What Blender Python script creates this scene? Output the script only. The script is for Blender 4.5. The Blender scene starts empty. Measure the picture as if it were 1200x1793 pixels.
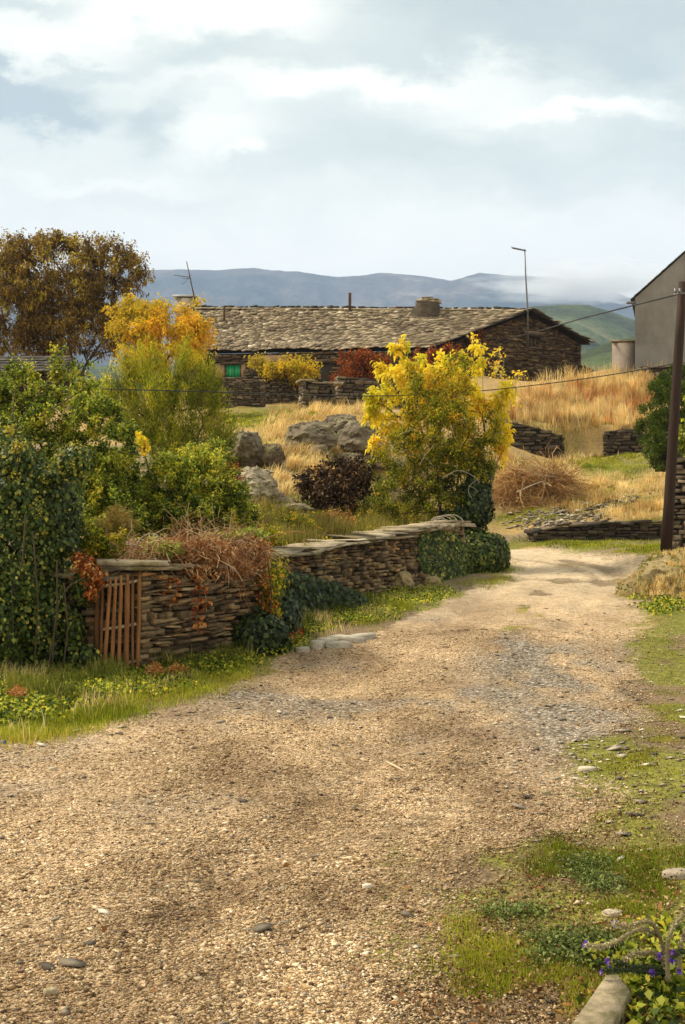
import bpy, bmesh, math, random
import numpy as np
from mathutils import Vector, noise as mnoise

random.seed(7)
RNG = np.random.default_rng(11)
F = 2200.0; CX, CY, CH = 600.0, 896.5, 1.65
scene = bpy.context.scene
COL = scene.collection
R = math.radians

def P(px, py, d):
    return np.array([(px - CX) / F * d, d, CH + (CY - py) / F * d])

# ---------------------------------------------------------------- metadata helpers
def tag(o, label=None, cat=None, group=None, kind=None):
    if label: o['label'] = label
    if cat: o['category'] = cat
    if group: o['group'] = group
    if kind: o['kind'] = kind
    return o

def empty(name, loc, label, cat, group=None):
    o = bpy.data.objects.new(name, None)
    o.empty_display_size = 0.1
    o.location = loc
    COL.objects.link(o)
    return tag(o, label, cat, group)

def make(name, V, faces, mat, rnd=None, parent=None, smooth=False, attrs=None):
    """faces: list of (n,k) int arrays. V in world space; parent offset is taken away."""
    V = np.asarray(V, dtype=np.float64)
    if parent is not None:
        V = V - np.array(parent_world(parent))
    me = bpy.data.meshes.new(name)
    me.vertices.add(len(V)); me.vertices.foreach_set('co', V.astype(np.float32).ravel())
    faces = [np.asarray(f, dtype=np.int32) for f in faces if len(f)]
    nl = sum(f.size for f in faces); nf = sum(len(f) for f in faces)
    me.loops.add(nl); me.polygons.add(nf)
    me.loops.foreach_set('vertex_index', np.concatenate([f.ravel() for f in faces]))
    starts = []; s = 0
    for f in faces:
        starts.append(s + np.arange(len(f)) * f.shape[1]); s += f.size
    me.polygons.foreach_set('loop_start', np.concatenate(starts).astype(np.int32))
    me.update(calc_edges=True)
    if rnd is not None:
        a = me.attributes.new('rnd', 'FLOAT', 'FACE'); a.data.foreach_set('value', np.asarray(rnd, dtype=np.float32))
    if attrs:
        for k, v in attrs.items():
            a = me.attributes.new(k, 'FLOAT', 'POINT'); a.data.foreach_set('value', np.asarray(v, dtype=np.float32))
    if smooth:
        me.polygons.foreach_set('use_smooth', np.ones(nf, dtype=bool))
    me.validate()
    me.materials.append(mat)
    o = bpy.data.objects.new(name, me); COL.objects.link(o)
    if parent is not None: o.parent = parent
    return o

def parent_world(p):
    v = Vector((0, 0, 0))
    while p is not None:
        v = v + p.location; p = p.parent
    return v

class MB:
    """collects shapes and links them as ONE mesh"""
    def __init__(s): s.V = []; s.F3 = []; s.F4 = []; s.r3 = []; s.r4 = []; s.n = 0
    def add(s, V, F4=None, F3=None, r=0.5):
        V = np.asarray(V, dtype=float)
        s.V.append(V)
        if F4 is not None and len(F4):
            F4 = np.asarray(F4); s.F4.append(F4 + s.n); s.r4.append(np.full(len(F4), r) if np.isscalar(r) else r)
        if F3 is not None and len(F3):
            F3 = np.asarray(F3); s.F3.append(F3 + s.n); s.r3.append(np.full(len(F3), r) if np.isscalar(r) else r)
        s.n += len(V)
    def box(s, c, size, ax=None, r=0.5, jit=0.0, cham=0.0):
        c = np.asarray(c, float); h = np.asarray(size, float) / 2
        A = np.eye(3) if ax is None else np.asarray(ax, float)
        k = np.array([[-1,-1,-1],[1,-1,-1],[1,1,-1],[-1,1,-1],[-1,-1,1],[1,-1,1],[1,1,1],[-1,1,1]], float)
        if jit: k = k + RNG.uniform(-jit, jit, (8, 3))
        s.add(c + (k * h) @ A, BOXF, r=r)
    def tube(s, pts, rad, n=6, r=0.5, cap=True):
        pts = np.asarray(pts, float); m = len(pts)
        rad = np.full(m, rad) if np.isscalar(rad) else np.asarray(rad, float)
        T = np.gradient(pts, axis=0); T /= np.linalg.norm(T, axis=1)[:, None] + 1e-9
        up = np.array([0.13, 0.21, 0.97]) if abs(T[0][2]) < .9 else np.array([1.0, .1, 0])
        U = np.cross(T, up); U /= np.linalg.norm(U, axis=1)[:, None] + 1e-9
        W = np.cross(T, U)
        a = np.linspace(0, 2 * math.pi, n, endpoint=False)
        V = (pts[:, None, :] + rad[:, None, None] * (np.cos(a)[None, :, None] * U[:, None, :] + np.sin(a)[None, :, None] * W[:, None, :])).reshape(-1, 3)
        f = []
        for i in range(m - 1):
            for j in range(n):
                f.append((i*n+j, i*n+(j+1) % n, (i+1)*n+(j+1) % n, (i+1)*n+j))
        f3 = []
        if cap:
            V = np.vstack([V, pts[0], pts[-1]]); b = m*n
            for j in range(n):
                f3.append((b, (j+1) % n, j)); f3.append((b+1, (m-1)*n+j, (m-1)*n+(j+1) % n))
        s.add(V, f, f3, r=r)
    def build(s, name, mat, parent=None, smooth=False):
        fs = []; rs = []
        if s.F4: fs.append(np.vstack(s.F4)); rs.append(np.concatenate(s.r4))
        if s.F3: fs.append(np.vstack(s.F3)); rs.append(np.concatenate(s.r3))
        return make(name, np.vstack(s.V), fs, mat, np.concatenate(rs), parent, smooth)
BOXF = np.array([[0,3,2,1],[4,5,6,7],[0,1,5,4],[1,2,6,5],[2,3,7,6],[3,0,4,7]])

# ---------------------------------------------------------------- smooth value noise (numpy)
_perm = RNG.permutation(512)
_val = RNG.random(512)
def vnoise(x, y, seed=0):
    xi = np.floor(x).astype(int); yi = np.floor(y).astype(int)
    fx = x - xi; fy = y - yi
    fx = fx*fx*(3-2*fx); fy = fy*fy*(3-2*fy)
    def h(a, b): return _val[(_perm[(a + seed*17) & 511] + b*7 + _perm[b & 511]) & 511]
    return (h(xi, yi)*(1-fx) + h(xi+1, yi)*fx)*(1-fy) + (h(xi, yi+1)*(1-fx) + h(xi+1, yi+1)*fx)*fy
def fbm(x, y, oct=4, seed=0):
    v = 0; a = .5; t = 0
    for i in range(oct):
        v = v + a*vnoise(x*2**i, y*2**i, seed+i); t += a; a *= .5
    return v/t
def sstep(a, b, x):
    t = np.clip((x-a)/(b-a), 0, 1); return t*t*(3-2*t)

# ---------------------------------------------------------------- materials
def new_mat(name):
    m = bpy.data.materials.new(name); m.use_nodes = True
    nt = m.node_tree; nt.nodes.clear()
    out = nt.nodes.new('ShaderNodeOutputMaterial')
    return m, nt, out
def N(nt, t, **kw):
    n = nt.nodes.new(t)
    for k, v in kw.items(): setattr(n, k, v)
    return n
def ramp(nt, cols, fac=None, interp='LINEAR'):
    n = nt.nodes.new('ShaderNodeValToRGB'); n.color_ramp.interpolation = interp
    el = n.color_ramp.elements
    cols = [(p, c) for p, c in cols]
    while len(el) < len(cols): el.new(0.5)
    for e, (p, c) in zip(el, cols): e.position = p; e.color = (*c, 1)
    if fac is not None: nt.links.new(fac, n.inputs[0])
    return n
def mixc(nt, fac, a, b, mode='MIX'):
    n = nt.nodes.new('ShaderNodeMix'); n.data_type = 'RGBA'; n.blend_type = mode
    for s, v in ((n.inputs[0], fac), (n.inputs[6], a), (n.inputs[7], b)):
        if hasattr(v, 'is_output') or hasattr(v, 'links'): nt.links.new(v, s)
        elif isinstance(v, tuple): s.default_value = (*v, 1)
        else: s.default_value = v
    return n.outputs[2]
def math_(nt, op, a, b=0.0, clamp=False):
    n = nt.nodes.new('ShaderNodeMath'); n.operation = op; n.use_clamp = clamp
    for s, v in ((n.inputs[0], a), (n.inputs[1], b)):
        if hasattr(v, 'links'): nt.links.new(v, s)
        else: s.default_value = v
    return n.outputs[0]
def attr(nt, name):
    n = nt.nodes.new('ShaderNodeAttribute'); n.attribute_name = name; return n.outputs['Fac']
def pos(nt):
    return nt.nodes.new('ShaderNodeNewGeometry').outputs['Position']
def noise_(nt, vec, scale, detail=4, rough=.55, out=0):
    n = nt.nodes.new('ShaderNodeTexNoise'); n.inputs['Scale'].default_value = scale
    n.inputs['Detail'].default_value = detail; n.inputs['Roughness'].default_value = rough
    nt.links.new(vec, n.inputs['Vector']); return n.outputs[out]
def mapping(nt, vec, scale):
    n = nt.nodes.new('ShaderNodeMapping'); n.inputs['Scale'].default_value = scale
    nt.links.new(vec, n.inputs['Vector']); return n.outputs[0]
def bsdf(nt, out, col, rough=.8, spec=.25, bump=None, bstr=.5, bdist=.02, metallic=0):
    b = nt.nodes.new('ShaderNodeBsdfPrincipled')
    b.inputs['Roughness'].default_value = rough
    b.inputs['Specular IOR Level'].default_value = spec
    b.inputs['Metallic'].default_value = metallic
    if isinstance(col, tuple): b.inputs['Base Color'].default_value = (*col, 1)
    else: nt.links.new(col, b.inputs['Base Color'])
    if bump is not None:
        bn = nt.nodes.new('ShaderNodeBump'); bn.inputs['Strength'].default_value = bstr; bn.inputs['Distance'].default_value = bdist
        nt.links.new(bump, bn.inputs['Height']); nt.links.new(bn.outputs[0], b.inputs['Normal'])
    nt.links.new(b.outputs[0], out.inputs[0])
    return b

def leaf_mat(name, cols, trans=.35, rough=.55, spec=.3, var=.25):
    spec *= .55; rough = max(rough, .5)
    m, nt, out = new_mat(name)
    c = ramp(nt, cols, attr(nt, 'rnd')).outputs[0]
    nz = noise_(nt, pos(nt), 1.7, 2)
    c = mixc(nt, 1.0, c, ramp(nt, [(.3, (1-var,)*3), (.7, (1+var,)*3)], nz).outputs[0], 'MULTIPLY')
    b = nt.nodes.new('ShaderNodeBsdfPrincipled')
    b.inputs['Roughness'].default_value = rough; b.inputs['Specular IOR Level'].default_value = spec
    nt.links.new(c, b.inputs['Base Color'])
    t = nt.nodes.new('ShaderNodeBsdfTranslucent'); nt.links.new(c, t.inputs[0])
    mx = nt.nodes.new('ShaderNodeMixShader'); mx.inputs[0].default_value = trans
    nt.links.new(b.outputs[0], mx.inputs[1]); nt.links.new(t.outputs[0], mx.inputs[2]); nt.links.new(mx.outputs[0], out.inputs[0])
    return m

def stone_mat(name, cols, scale=14, lichen=None, bump=.6, rough=.85, stain=.35, lf=(.52,.68), dust=False):
    m, nt, out = new_mat(name)
    p = pos(nt)
    c = ramp(nt, cols, attr(nt, 'rnd')).outputs[0]
    n1 = noise_(nt, mapping(nt, p, (1, 1, 2.5)), scale, 6, .65)
    c = mixc(nt, 1.0, c, ramp(nt, [(.25, (1-stain,)*3), (.75, (1+stain,)*3)], n1).outputs[0], 'MULTIPLY')
    n3 = noise_(nt, p, scale*.12, 3)
    c = mixc(nt, 1.0, c, ramp(nt, [(.3, (.72, .68, .62)), (.7, (1.2, 1.18, 1.12))], n3).outputs[0], 'MULTIPLY')
    if dust:
        n4 = noise_(nt, mapping(nt, p, (1, .5, 1)), .8, 7, .62)
        c = mixc(nt, 1.0, c, ramp(nt, [(.35, (.3,.24,.18)), (.46, (.66,.6,.52)), (.58, (1.04,.99,.92))], n4).outputs[0], 'MULTIPLY')
    if lichen:
        n2 = noise_(nt, p, scale*.45, 5, .7)
        f = ramp(nt, [(lf[0], (0,0,0)), (lf[1], (1,1,1))], n2).outputs[0]
        c = mixc(nt, f, c, lichen)
    bsdf(nt, out, c, rough, .25, n1, bump, .03)
    return m

def wood_mat(name, c1, c2, scale=30, stretch=(1, 1, .06)):
    m, nt, out = new_mat(name)
    p = mapping(nt, pos(nt), stretch)
    n = noise_(nt, p, scale, 6, .7)
    c = ramp(nt, [(.3, c1), (.7, c2)], n).outputs[0]
    v = attr(nt, 'rnd')
    c = mixc(nt, 1.0, c, ramp(nt, [(0, (.6,.6,.6)), (1, (1.35,1.3,1.25))], v).outputs[0], 'MULTIPLY')
    bsdf(nt, out, c, .75, .25, n, .5, .004)
    return m
def plain(name, c, rough=.6, metallic=0, spec=.3, var=.25, scale=20):
    m, nt, out = new_mat(name)
    n = noise_(nt, pos(nt), scale, 4)
    cc = mixc(nt, 1.0, c, ramp(nt, [(.3, (1-var,)*3), (.7, (1+var,)*3)], n).outputs[0], 'MULTIPLY')
    bsdf(nt, out, cc, rough, spec, n, .15, .005, metallic=metallic); return m

M = {}
M['wallstone'] = stone_mat('schist_wall_stone', [(0, (.045,.03,.017)), (.3, (.11,.075,.04)), (.55, (.2,.14,.075)), (.8, (.32,.215,.11)), (.93, (.42,.22,.08)), (1, (.46,.37,.24))], 18, stain=.5)
M['coping'] = stone_mat('pale_coping_slate', [(0, (.2,.155,.1)), (.5, (.36,.29,.2)), (1, (.58,.49,.36))], 9, lichen=(.2,.155,.06), stain=.45, lf=(.48,.6))
M['housestone'] = stone_mat('brown_house_stone', [(0, (.05,.033,.02)), (.4, (.105,.07,.04)), (.75, (.17,.115,.062)), (1, (.3,.21,.12))], 6)
M['housestone2'] = stone_mat('pale_lintel_stone', [(0, (.2,.14,.08)), (1, (.36,.27,.17))], 6)
M['farwall'] = stone_mat('dark_pen_stone', [(0, (.05,.036,.022)), (.5, (.115,.085,.055)), (1, (.26,.2,.135))], 6)
M['darkstone'] = stone_mat('dark_retaining_stone', [(0, (.03,.022,.014)), (.5, (.075,.055,.035)), (1, (.17,.13,.085))], 6)
M['slate'] = stone_mat('roof_slate', [(0, (.07,.05,.03)), (.3, (.15,.11,.068)), (.65, (.29,.225,.145)), (.9, (.44,.36,.25)), (1, (.6,.53,.41))], 3.5, stain=.32, lichen=(.2,.15,.06), lf=(.58,.78))
M['chimney'] = stone_mat('rough_chimney_masonry', [(0, (.05,.038,.025)), (1, (.1,.075,.05))], 4, bump=1.0, stain=.6)
M['darkslate'] = stone_mat('ridge_slate', [(0, (.03,.026,.02)), (1, (.1,.08,.06))], 5)
M['core'] = plain('dark_earth_core', (.028,.02,.013), .95)
M['rock'] = stone_mat('lichen_rock', [(0, (.11,.085,.055)), (1, (.2,.16,.11))], 3.2, lichen=(.26,.235,.12), bump=1.0, stain=.55)
M['rockpale'] = stone_mat('pale_ledge_rock', [(0, (.27,.22,.15)), (1, (.42,.36,.26))], 3.5, lichen=(.2,.17,.08), bump=1.0, stain=.5)
M['rockbrown'] = stone_mat('brown_rock', [(0, (.13,.095,.06)), (1, (.2,.15,.1))], 2.6, lichen=(.22,.19,.08), bump=.9)
M['boulder'] = stone_mat('tan_boulder', [(0, (.3,.22,.12)), (1, (.36,.27,.15))], 6, lichen=(.2,.19,.06))
M['mossrock'] = stone_mat('mossy_bank_rock', [(0, (.2,.15,.07)), (1, (.32,.25,.12))], 7, lichen=(.17,.17,.035), bump=1.0)
M['gatewood'] = wood_mat('weathered_gate_wood', (.12,.05,.018), (.36,.165,.06), 40)
M['palewood'] = wood_mat('pale_gate_rail', (.4,.3,.18), (.62,.5,.34), 30, (.06,1,1))
M['polewood'] = wood_mat('dark_pole_wood', (.014,.007,.004), (.045,.02,.009), 25, (1,1,.05))
M['bark'] = plain('brown_bark', (.075,.052,.03), .9, scale=14, var=.4)
M['greybark'] = plain('pale_dead_bark', (.34,.28,.2), .9, scale=20, var=.3)
M['metal'] = plain('grey_aerial_metal', (.16,.155,.15), .45, metallic=.6)
M['rust'] = plain('rusty_mast_metal', (.12,.06,.035), .7)
M['wire'] = plain('black_cable_sheath', (.02,.018,.016), .6)
M['whitepaint'] = plain('white_ceramic', (.6,.6,.58), .4)

def plaster(name, c1, c2, scale=.8):
    m, nt, out = new_mat(name)
    p = pos(nt)
    n = noise_(nt, p, scale, 6, .62); n2 = noise_(nt, mapping(nt, p, (1.2,1.2,.7)), 1.3, 6, .65); n3 = noise_(nt, p, 30, 4)
    c = ramp(nt, [(.3, c1), (.72, c2)], n).outputs[0]
    c = mixc(nt, 1.0, c, ramp(nt, [(.3, (.86,.84,.82)), (.7, (1.1,1.1,1.09))], n2).outputs[0], 'MULTIPLY')
    bsdf(nt, out, c, .92, .15, n3, .5, .02); return m
M['plaster'] = plaster('grey_render', (.175,.158,.14), (.27,.245,.22))
M['ochre'] = plaster('ochre_render', (.27,.17,.085), (.4,.27,.14), 1.5)
M['shedwall'] = plaster('pinkish_render', (.24,.19,.15), (.38,.31,.25), 2)

M['paleshutter'] = wood_mat('faded_shutter_wood', (.16,.1,.055), (.32,.22,.13), 12)
def green_paint():
    m, nt, out = new_mat('green_shutter_paint')
    w = nt.nodes.new('ShaderNodeTexWave'); w.inputs['Scale'].default_value = 2.2; w.inputs['Distortion'].default_value = .3
    nt.links.new(pos(nt), w.inputs['Vector'])
    c = ramp(nt, [(0, (.01,.13,.05)), (.2, (.02,.33,.12)), (1, (.03,.4,.15))], w.outputs[0]).outputs[0]
    bsdf(nt, out, c, .45, .4); return m
M['green'] = green_paint()

# ---------------------------------------------------------------- terrain
STEP_A, STEP_B = 1.15, .42
def stepA(x, y):   # terrace above the upper retaining wall
    ya = 46.5 + .25*np.sin(x*.9)
    m = sstep(4.6, 5.6, x)*(1-sstep(13.0, 15.0, x))
    return STEP_A*sstep(-.15, .45, y-ya)*m
def stepB(x, y):
    m = sstep(4.6, 6.2, x)*(1-sstep(11.0, 13.0, x))
    return STEP_B*sstep(-.05, .4, y-35.3)*m
_zk_y = [-50, 12.5, 17, 24, 28, 32, 36, 60]; _zk_z = [0, 0, .2, .42, .52, .7, .93, 2.0]
def zf(y): return np.interp(y, _zk_y, _zk_z)
cps = [(-25,13,1.2),(-6,14,1.0),(-2.1,14,.95),(-.5,19,1.02),(1.0,22.6,1.18),(2.0,24.9,1.15),(3.3,27.6,.62),(4.2,27,.5),(7.6,28,.72),(11,27.5,1.0),(16,27,1.8),(25,30,4),
       (-10,50,6.2),(-20,30,3.4),(-25,60,8),(-12,22,2.1),(-14,40,4.8),(25,60,8),(20,45,6),(3.4,31,.68),(2.4,33,.8),(4.2,29.5,.6),(5,32,.74),(6.3,30.5,.68),(8,31,.8),(10,31,.95),(6.3,33,.8),(3.5,34.5,.87),(1.8,35.3,.95)]
for px, py, d in [(460,885,25),(530,880,27),(640,850,30),(600,800,33),(700,765,37),(620,735,40),(450,725,45),(550,722,45),(400,765,38),(300,800,32),(100,850,26),(0,830,30),(200,740,44),
                  (400,702,56),(600,702,56),(745,695,56),(920,688,59),(1022,668,62),(500,712,50),(680,715,48),(800,745,44),(780,880,38),(820,900,37.5),
                  (1020,657,63),(1100,652,58),(1180,652,52),(900,733,48),(1000,738,48),(1110,748,48),(940,803,45.6),(1100,790,45.6),
                  (890,886,39),(1000,880,38.5),(1100,878,38),(1000,850,41),(1100,830,42),(1000,822,43),(1170,805,44),(1180,880,37),
                  (890,940,36),(1000,946,34.4),(1160,950,34.4),(1050,972,30),(1150,968,30),(1000,988,28),(900,1003,27.5),(1000,908,36.6),(1120,905,36.6)]:
    p = P(px, py, d); cps.append((p[0], p[1], p[2]))
cps = np.array(cps)
cz = cps[:, 2] - stepA(cps[:, 0], cps[:, 1]) - stepB(cps[:, 0], cps[:, 1])
def _U(r2): return .5*r2*np.log(r2 + 1e-9)
_n = len(cps)
_K = _U(((cps[:, None, :2]-cps[None, :, :2])**2).sum(-1)) + np.eye(_n)*2.0
_A = np.zeros((_n+3, _n+3)); _A[:_n, :_n] = _K; _A[:_n, _n] = 1; _A[:_n, _n+1:] = cps[:, :2]; _A[_n, :_n] = 1; _A[_n+1:, :_n] = cps[:, :2].T
_w = np.linalg.solve(_A, np.concatenate([cz, [0, 0, 0]]))
def upper(x, y):
    x = np.clip(np.asarray(x, float), -25, 25); y = np.clip(np.asarray(y, float), 12.6, 62)
    sh = x.shape; xf = x.ravel(); yf = y.ravel(); out = np.empty(len(xf))
    for i in range(0, len(xf), 20000):
        a = xf[i:i+20000, None]; b = yf[i:i+20000, None]
        r2 = (a-cps[None, :, 0])**2 + (b-cps[None, :, 1])**2
        out[i:i+20000] = _U(r2) @ _w[:_n] + _w[_n] + _w[_n+1]*a[:, 0] + _w[_n+2]*b[:, 0]
    return out.reshape(sh) + stepA(x, y) + stepB(x, y)
WX = [-60, -2.1, -.95, -.9, .1, 1.3, 2.3, 3.3, 4.2, 60]; WY = [12.6, 12.65, 14.5, 17.0, 19.6, 22.0, 24.2, 26.6, 27.0, 27.0]
def ywall(x): return np.interp(x, WX, WY)
def H(x, y):
    x = np.asarray(x, float); y = np.asarray(y, float)
    low = zf(y) + .33*sstep(5.2, 7.2, x)*sstep(9, 18, y) + .12*sstep(1.0, 3.2, x)*(1-sstep(7, 12, y))
    low = low + .12*sstep(.5, 1.6, -(y-2.2*0) * 0 + (-x-2.3)) * sstep(8.5, 11.5, y)
    wd = 0.5 + 4.5*sstep(2.6, 4.4, x)
    w = sstep(.12, .12+wd, y-ywall(x) - .3*sstep(1.9, 2.4, -x))
    up = upper(x, y)
    h = low*(1-w) + up*w
    # field beyond the crest sinks away slowly towards the valley
    h = np.where(y > 62, h - (y-62)*.02, h)
    amp = .015 + .05*w + .1*sstep(36, 40, y)
    h = h + amp*(fbm(x*1.3+9, y*1.3, 4)-.5)*2*.7
    # two shallow wheel ruts following the track
    c = cx_road(y)
    for off, dep in ((-.85, .035), (.75, .035)):
        q = (x-c-off)/.16
        h = h - dep*np.exp(-q*q)*(1-w)*sstep(3, 5, y)
    return h

# track edges: (y, left x, right x)
_ry = [2, 4, 6, 8.8, 10.2, 12.3, 14, 15.5, 18, 20, 22, 24, 26, 27, 28.5, 30, 32, 34, 35.2, 60]
_rl = [-4.2, -3.6, -3.2, -2.55, -1.6, -.98, -.5, .3, 1.15, 1.7, 2.35, 2.95, 3.6, 3.75, 3.6, 3.0, 2.4, 1.0, -2, -2]
_rr = [.25, .42, .78, 1.85, 2.5, 2.95, 3.25, 3.5, 4.1, 4.6, 5.1, 5.6, 5.95, 6.05, 6.1, 5.95, 5.3, 3.6, 2.4, 2]
def cx_road(y): return (np.interp(y, _ry, _rl)+np.interp(y, _ry, _rr))/2
def road_mask(x, y):
    l = np.interp(y, _ry, _rl); r = np.interp(y, _ry, _rr)
    s = .10 + .018*y
    n = (fbm(x*2.1, y*1.4, 4, 3)-.5)*(.6+.02*y)
    n2 = (fbm(x*1.1+40, y*.7, 4, 5)-.5)*np.where(y > 24, .8, 1.7)
    m = sstep(-s, s, x-l+n)*sstep(-s*2.5, s*2.5, r-x+n2)
    return m*(1-sstep(34.6, 35.6, y))
def green_mask(x, y):
    g = fbm(x*.8+3, y*.55+7, 4, 9)
    near = (y < 36)
    side = sstep(.34, .5, g + .12)           # verges
    hill = sstep(.55, .68, g)
    spot = np.exp(-(((x-9.5)/2.0)**2+((y-43.5)/1.6)**2))*1.3 + np.exp(-(((x-6.0)/2.2)**2+((y-37.6)/.7)**2)) + np.exp(-(((x+2.5)/2.5)**2+((y-47.5)/3)**2)) + np.exp(-(((x+2.0)/1.8)**2+((y-25.5)/1.8)**2))*.8
    return np.clip(np.where(near, side, hill*.5) + spot, 0, 1)
def dirt_mask(x, y):
    return sstep(.42, .6, fbm(x*1.3+31, y*.8+5, 5, 21))

def ray_ground(px, py):
    px = np.asarray(px, float); py = np.asarray(py, float)
    ds = np.geomspace(3, 75, 220)
    best = np.full(len(px), np.nan); prev = np.full(len(px), 3.0)
    for i in range(0, len(px), 4000):
        a = px[i:i+4000]; b = py[i:i+4000]
        X = (a-CX)[:, None]/F*ds; Z = CH + (CY-b)[:, None]/F*ds
        hh = Hgrid(X, np.broadcast_to(ds, X.shape))
        below = Z < hh
        k = below.argmax(1); ok = below.any(1) & (k > 0)
        kk = np.clip(k, 1, None); idx = np.arange(len(a))
        d0 = ds[kk-1]; d1 = ds[kk]
        g0 = Z[idx, kk-1]-hh[idx, kk-1]; g1 = Z[idx, kk]-hh[idx, kk]
        t = g0/(g0-g1+1e-9)
        d = d0+(d1-d0)*t
        best[i:i+4000] = np.where(ok, d, np.nan)
    m = ~np.isnan(best); d = best[m]
    X = (px[m]-CX)/F*d
    return np.stack([X, d, H(X, d)], 1), m
# quick height lookup grid for ray casting
_gx = np.linspace(-26, 26, 521); _gy = np.linspace(0, 80, 801)
_GH = None
def Hgrid(x, y):
    global _GH
    if _GH is None:
        a, b = np.meshgrid(_gx, _gy, indexing='ij'); _GH = H(a, b)
    u = np.clip((x+26)/52*520, 0, 519.999); v = np.clip(y/80*800, 0, 799.999)
    i = u.astype(int); j = v.astype(int); fu = u-i; fv = v-j
    return (_GH[i, j]*(1-fu)+_GH[i+1, j]*fu)*(1-fv)+(_GH[i, j+1]*(1-fu)+_GH[i+1, j+1]*fu)*fv
def inpoly(x, y, poly):
    c = np.zeros(len(x), bool); n = len(poly)
    for i in range(n):
        x1, y1 = poly[i]; x2, y2 = poly[(i+1) % n]
        k = ((y1 > y) != (y2 > y)) & (x < (x2-x1)*(y-y1)/(y2-y1+1e-12)+x1); c ^= k
    return c
def poly_pts(poly, n):
    """n points spread over a patch of ground given by its corners as seen in the photograph"""
    poly = np.array(poly, float); lo = poly.min(0); hi = poly.max(0); out = []; got = 0; it = 0
    while got < n and it < 30:
        a = RNG.uniform(lo, hi, (n*2, 2)); a = a[inpoly(a[:, 0], a[:, 1], poly)][:n-got]
        sp = min(14.0, .09*min(hi-lo)+3)
        a = a + RNG.normal(0, 1, a.shape)*np.array([sp*1.6, sp*.6])
        p, m = ray_ground(a[:, 0], a[:, 1]); out.append(p); got += len(a); it += 1
    return np.vstack(out)

# ground material
def ground_mat():
    m, nt, out = new_mat('ground_gravel_grass')
    p = pos(nt)
    vor = nt.nodes.new('ShaderNodeTexVoronoi'); vor.inputs['Scale'].default_value = 42; nt.links.new(p, vor.inputs['Vector'])
    vor2 = nt.nodes.new('ShaderNodeTexVoronoi'); vor2.inputs['Scale'].default_value = 95; nt.links.new(p, vor2.inputs['Vector'])
    sep = nt.nodes.new('ShaderNodeSeparateColor'); nt.links.new(vor.outputs['Color'], sep.inputs[0])
    sep2 = nt.nodes.new('ShaderNodeSeparateColor'); nt.links.new(vor2.outputs['Color'], sep2.inputs[0])
    gcol = ramp(nt, [(0, (.09,.055,.028)), (.25, (.34,.225,.125)), (.6, (.58,.42,.26)), (.9, (.8,.64,.44)), (1, (.92,.82,.66))], sep.outputs[0]).outputs[0]
    gcol2 = ramp(nt, [(0, (.15,.09,.04)), (.5, (.48,.34,.2)), (1, (.82,.66,.45))], sep2.outputs[0]).outputs[0]
    gc = mixc(nt, .5, gcol, gcol2)
    ns = noise_(nt, mapping(nt, p, (1, .45, 1)), .9, 6, .62)
    gc = mixc(nt, 1.0, gc, ramp(nt, [(.32, (.42,.35,.27)), (.5, (.8,.74,.65)), (.68, (1.2,1.14,1.05))], ns).outputs[0], 'MULTIPLY')
    nd = noise_(nt, p, 9, 5, .7)
    gc = mixc(nt, 1.0, gc, ramp(nt, [(.25, (.62,.57,.5)), (.6, (1.08,1.06,1.05))], nd).outputs[0], 'MULTIPLY')
    # damp slate-grey patches and bare dirt
    slate = ramp(nt, [(0, (.06,.048,.036)), (.5, (.2,.155,.11)), (.85, (.36,.29,.21)), (1, (.6,.53,.43))], sep.outputs[1]).outputs[0]
    gc = mixc(nt, attr(nt, 'slate'), gc, slate)
    far = ramp(nt, [(.3, (.34,.23,.13)), (.47, (.66,.5,.32)), (.66, (.95,.8,.58))], noise_(nt, mapping(nt, p, (1, .6, 1)), 7, 9, .8)).outputs[0]
    gc = mixc(nt, attr(nt, 'far'), gc, far)
    # grass, dry grass, dirt
    n4 = noise_(nt, p, 14, 6, .75); n5 = noise_(nt, p, 2.1, 5, .65)
    grass = ramp(nt, [(.25, (.06,.05,.01)), (.44, (.14,.13,.02)), (.58, (.24,.23,.03)), (.74, (.42,.33,.1))], n4).outputs[0]
    dry = ramp(nt, [(.25, (.2,.12,.04)), (.5, (.44,.28,.1)), (.75, (.66,.47,.2))], n4).outputs[0]
    dirt = ramp(nt, [(.2, (.05,.032,.016)), (.5, (.14,.092,.045)), (.8, (.29,.2,.11))], n4).outputs[0]
    side = mixc(nt, attr(nt, 'green'), dry, grass)
    dm = ramp(nt, [(.35, (0,0,0)), (.65, (1,1,1))], math_(nt, 'ADD', math_(nt, 'MULTIPLY', attr(nt, 'dirt'), .45), math_(nt, 'MULTIPLY', noise_(nt, p, 5.5, 8, .75), .55))).outputs[0]
    dirt = mixc(nt, .25, dirt, gc)
    side = mixc(nt, dm, side, dirt)
    fac = attr(nt, 'road')
    fac = math_(nt, 'ADD', fac, math_(nt, 'MULTIPLY', math_(nt, 'SUBTRACT', nd, .5), 1.1))
    fac = ramp(nt, [(.35, (0,0,0)), (.62, (1,1,1))], fac).outputs[0]
    c = mixc(nt, fac, side, gc)
    h = math_(nt, 'ADD', math_(nt, 'MULTIPLY', vor.outputs['Distance'], -1.0), math_(nt, 'MULTIPLY', nd, .8))
    h2 = math_(nt, 'ADD', math_(nt, 'MULTIPLY', vor2.outputs['Distance'], -.5), h)
    bsdf(nt, out, c, .9, .2, h2, .8, .02)
    return m
M['ground'] = ground_mat()

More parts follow.
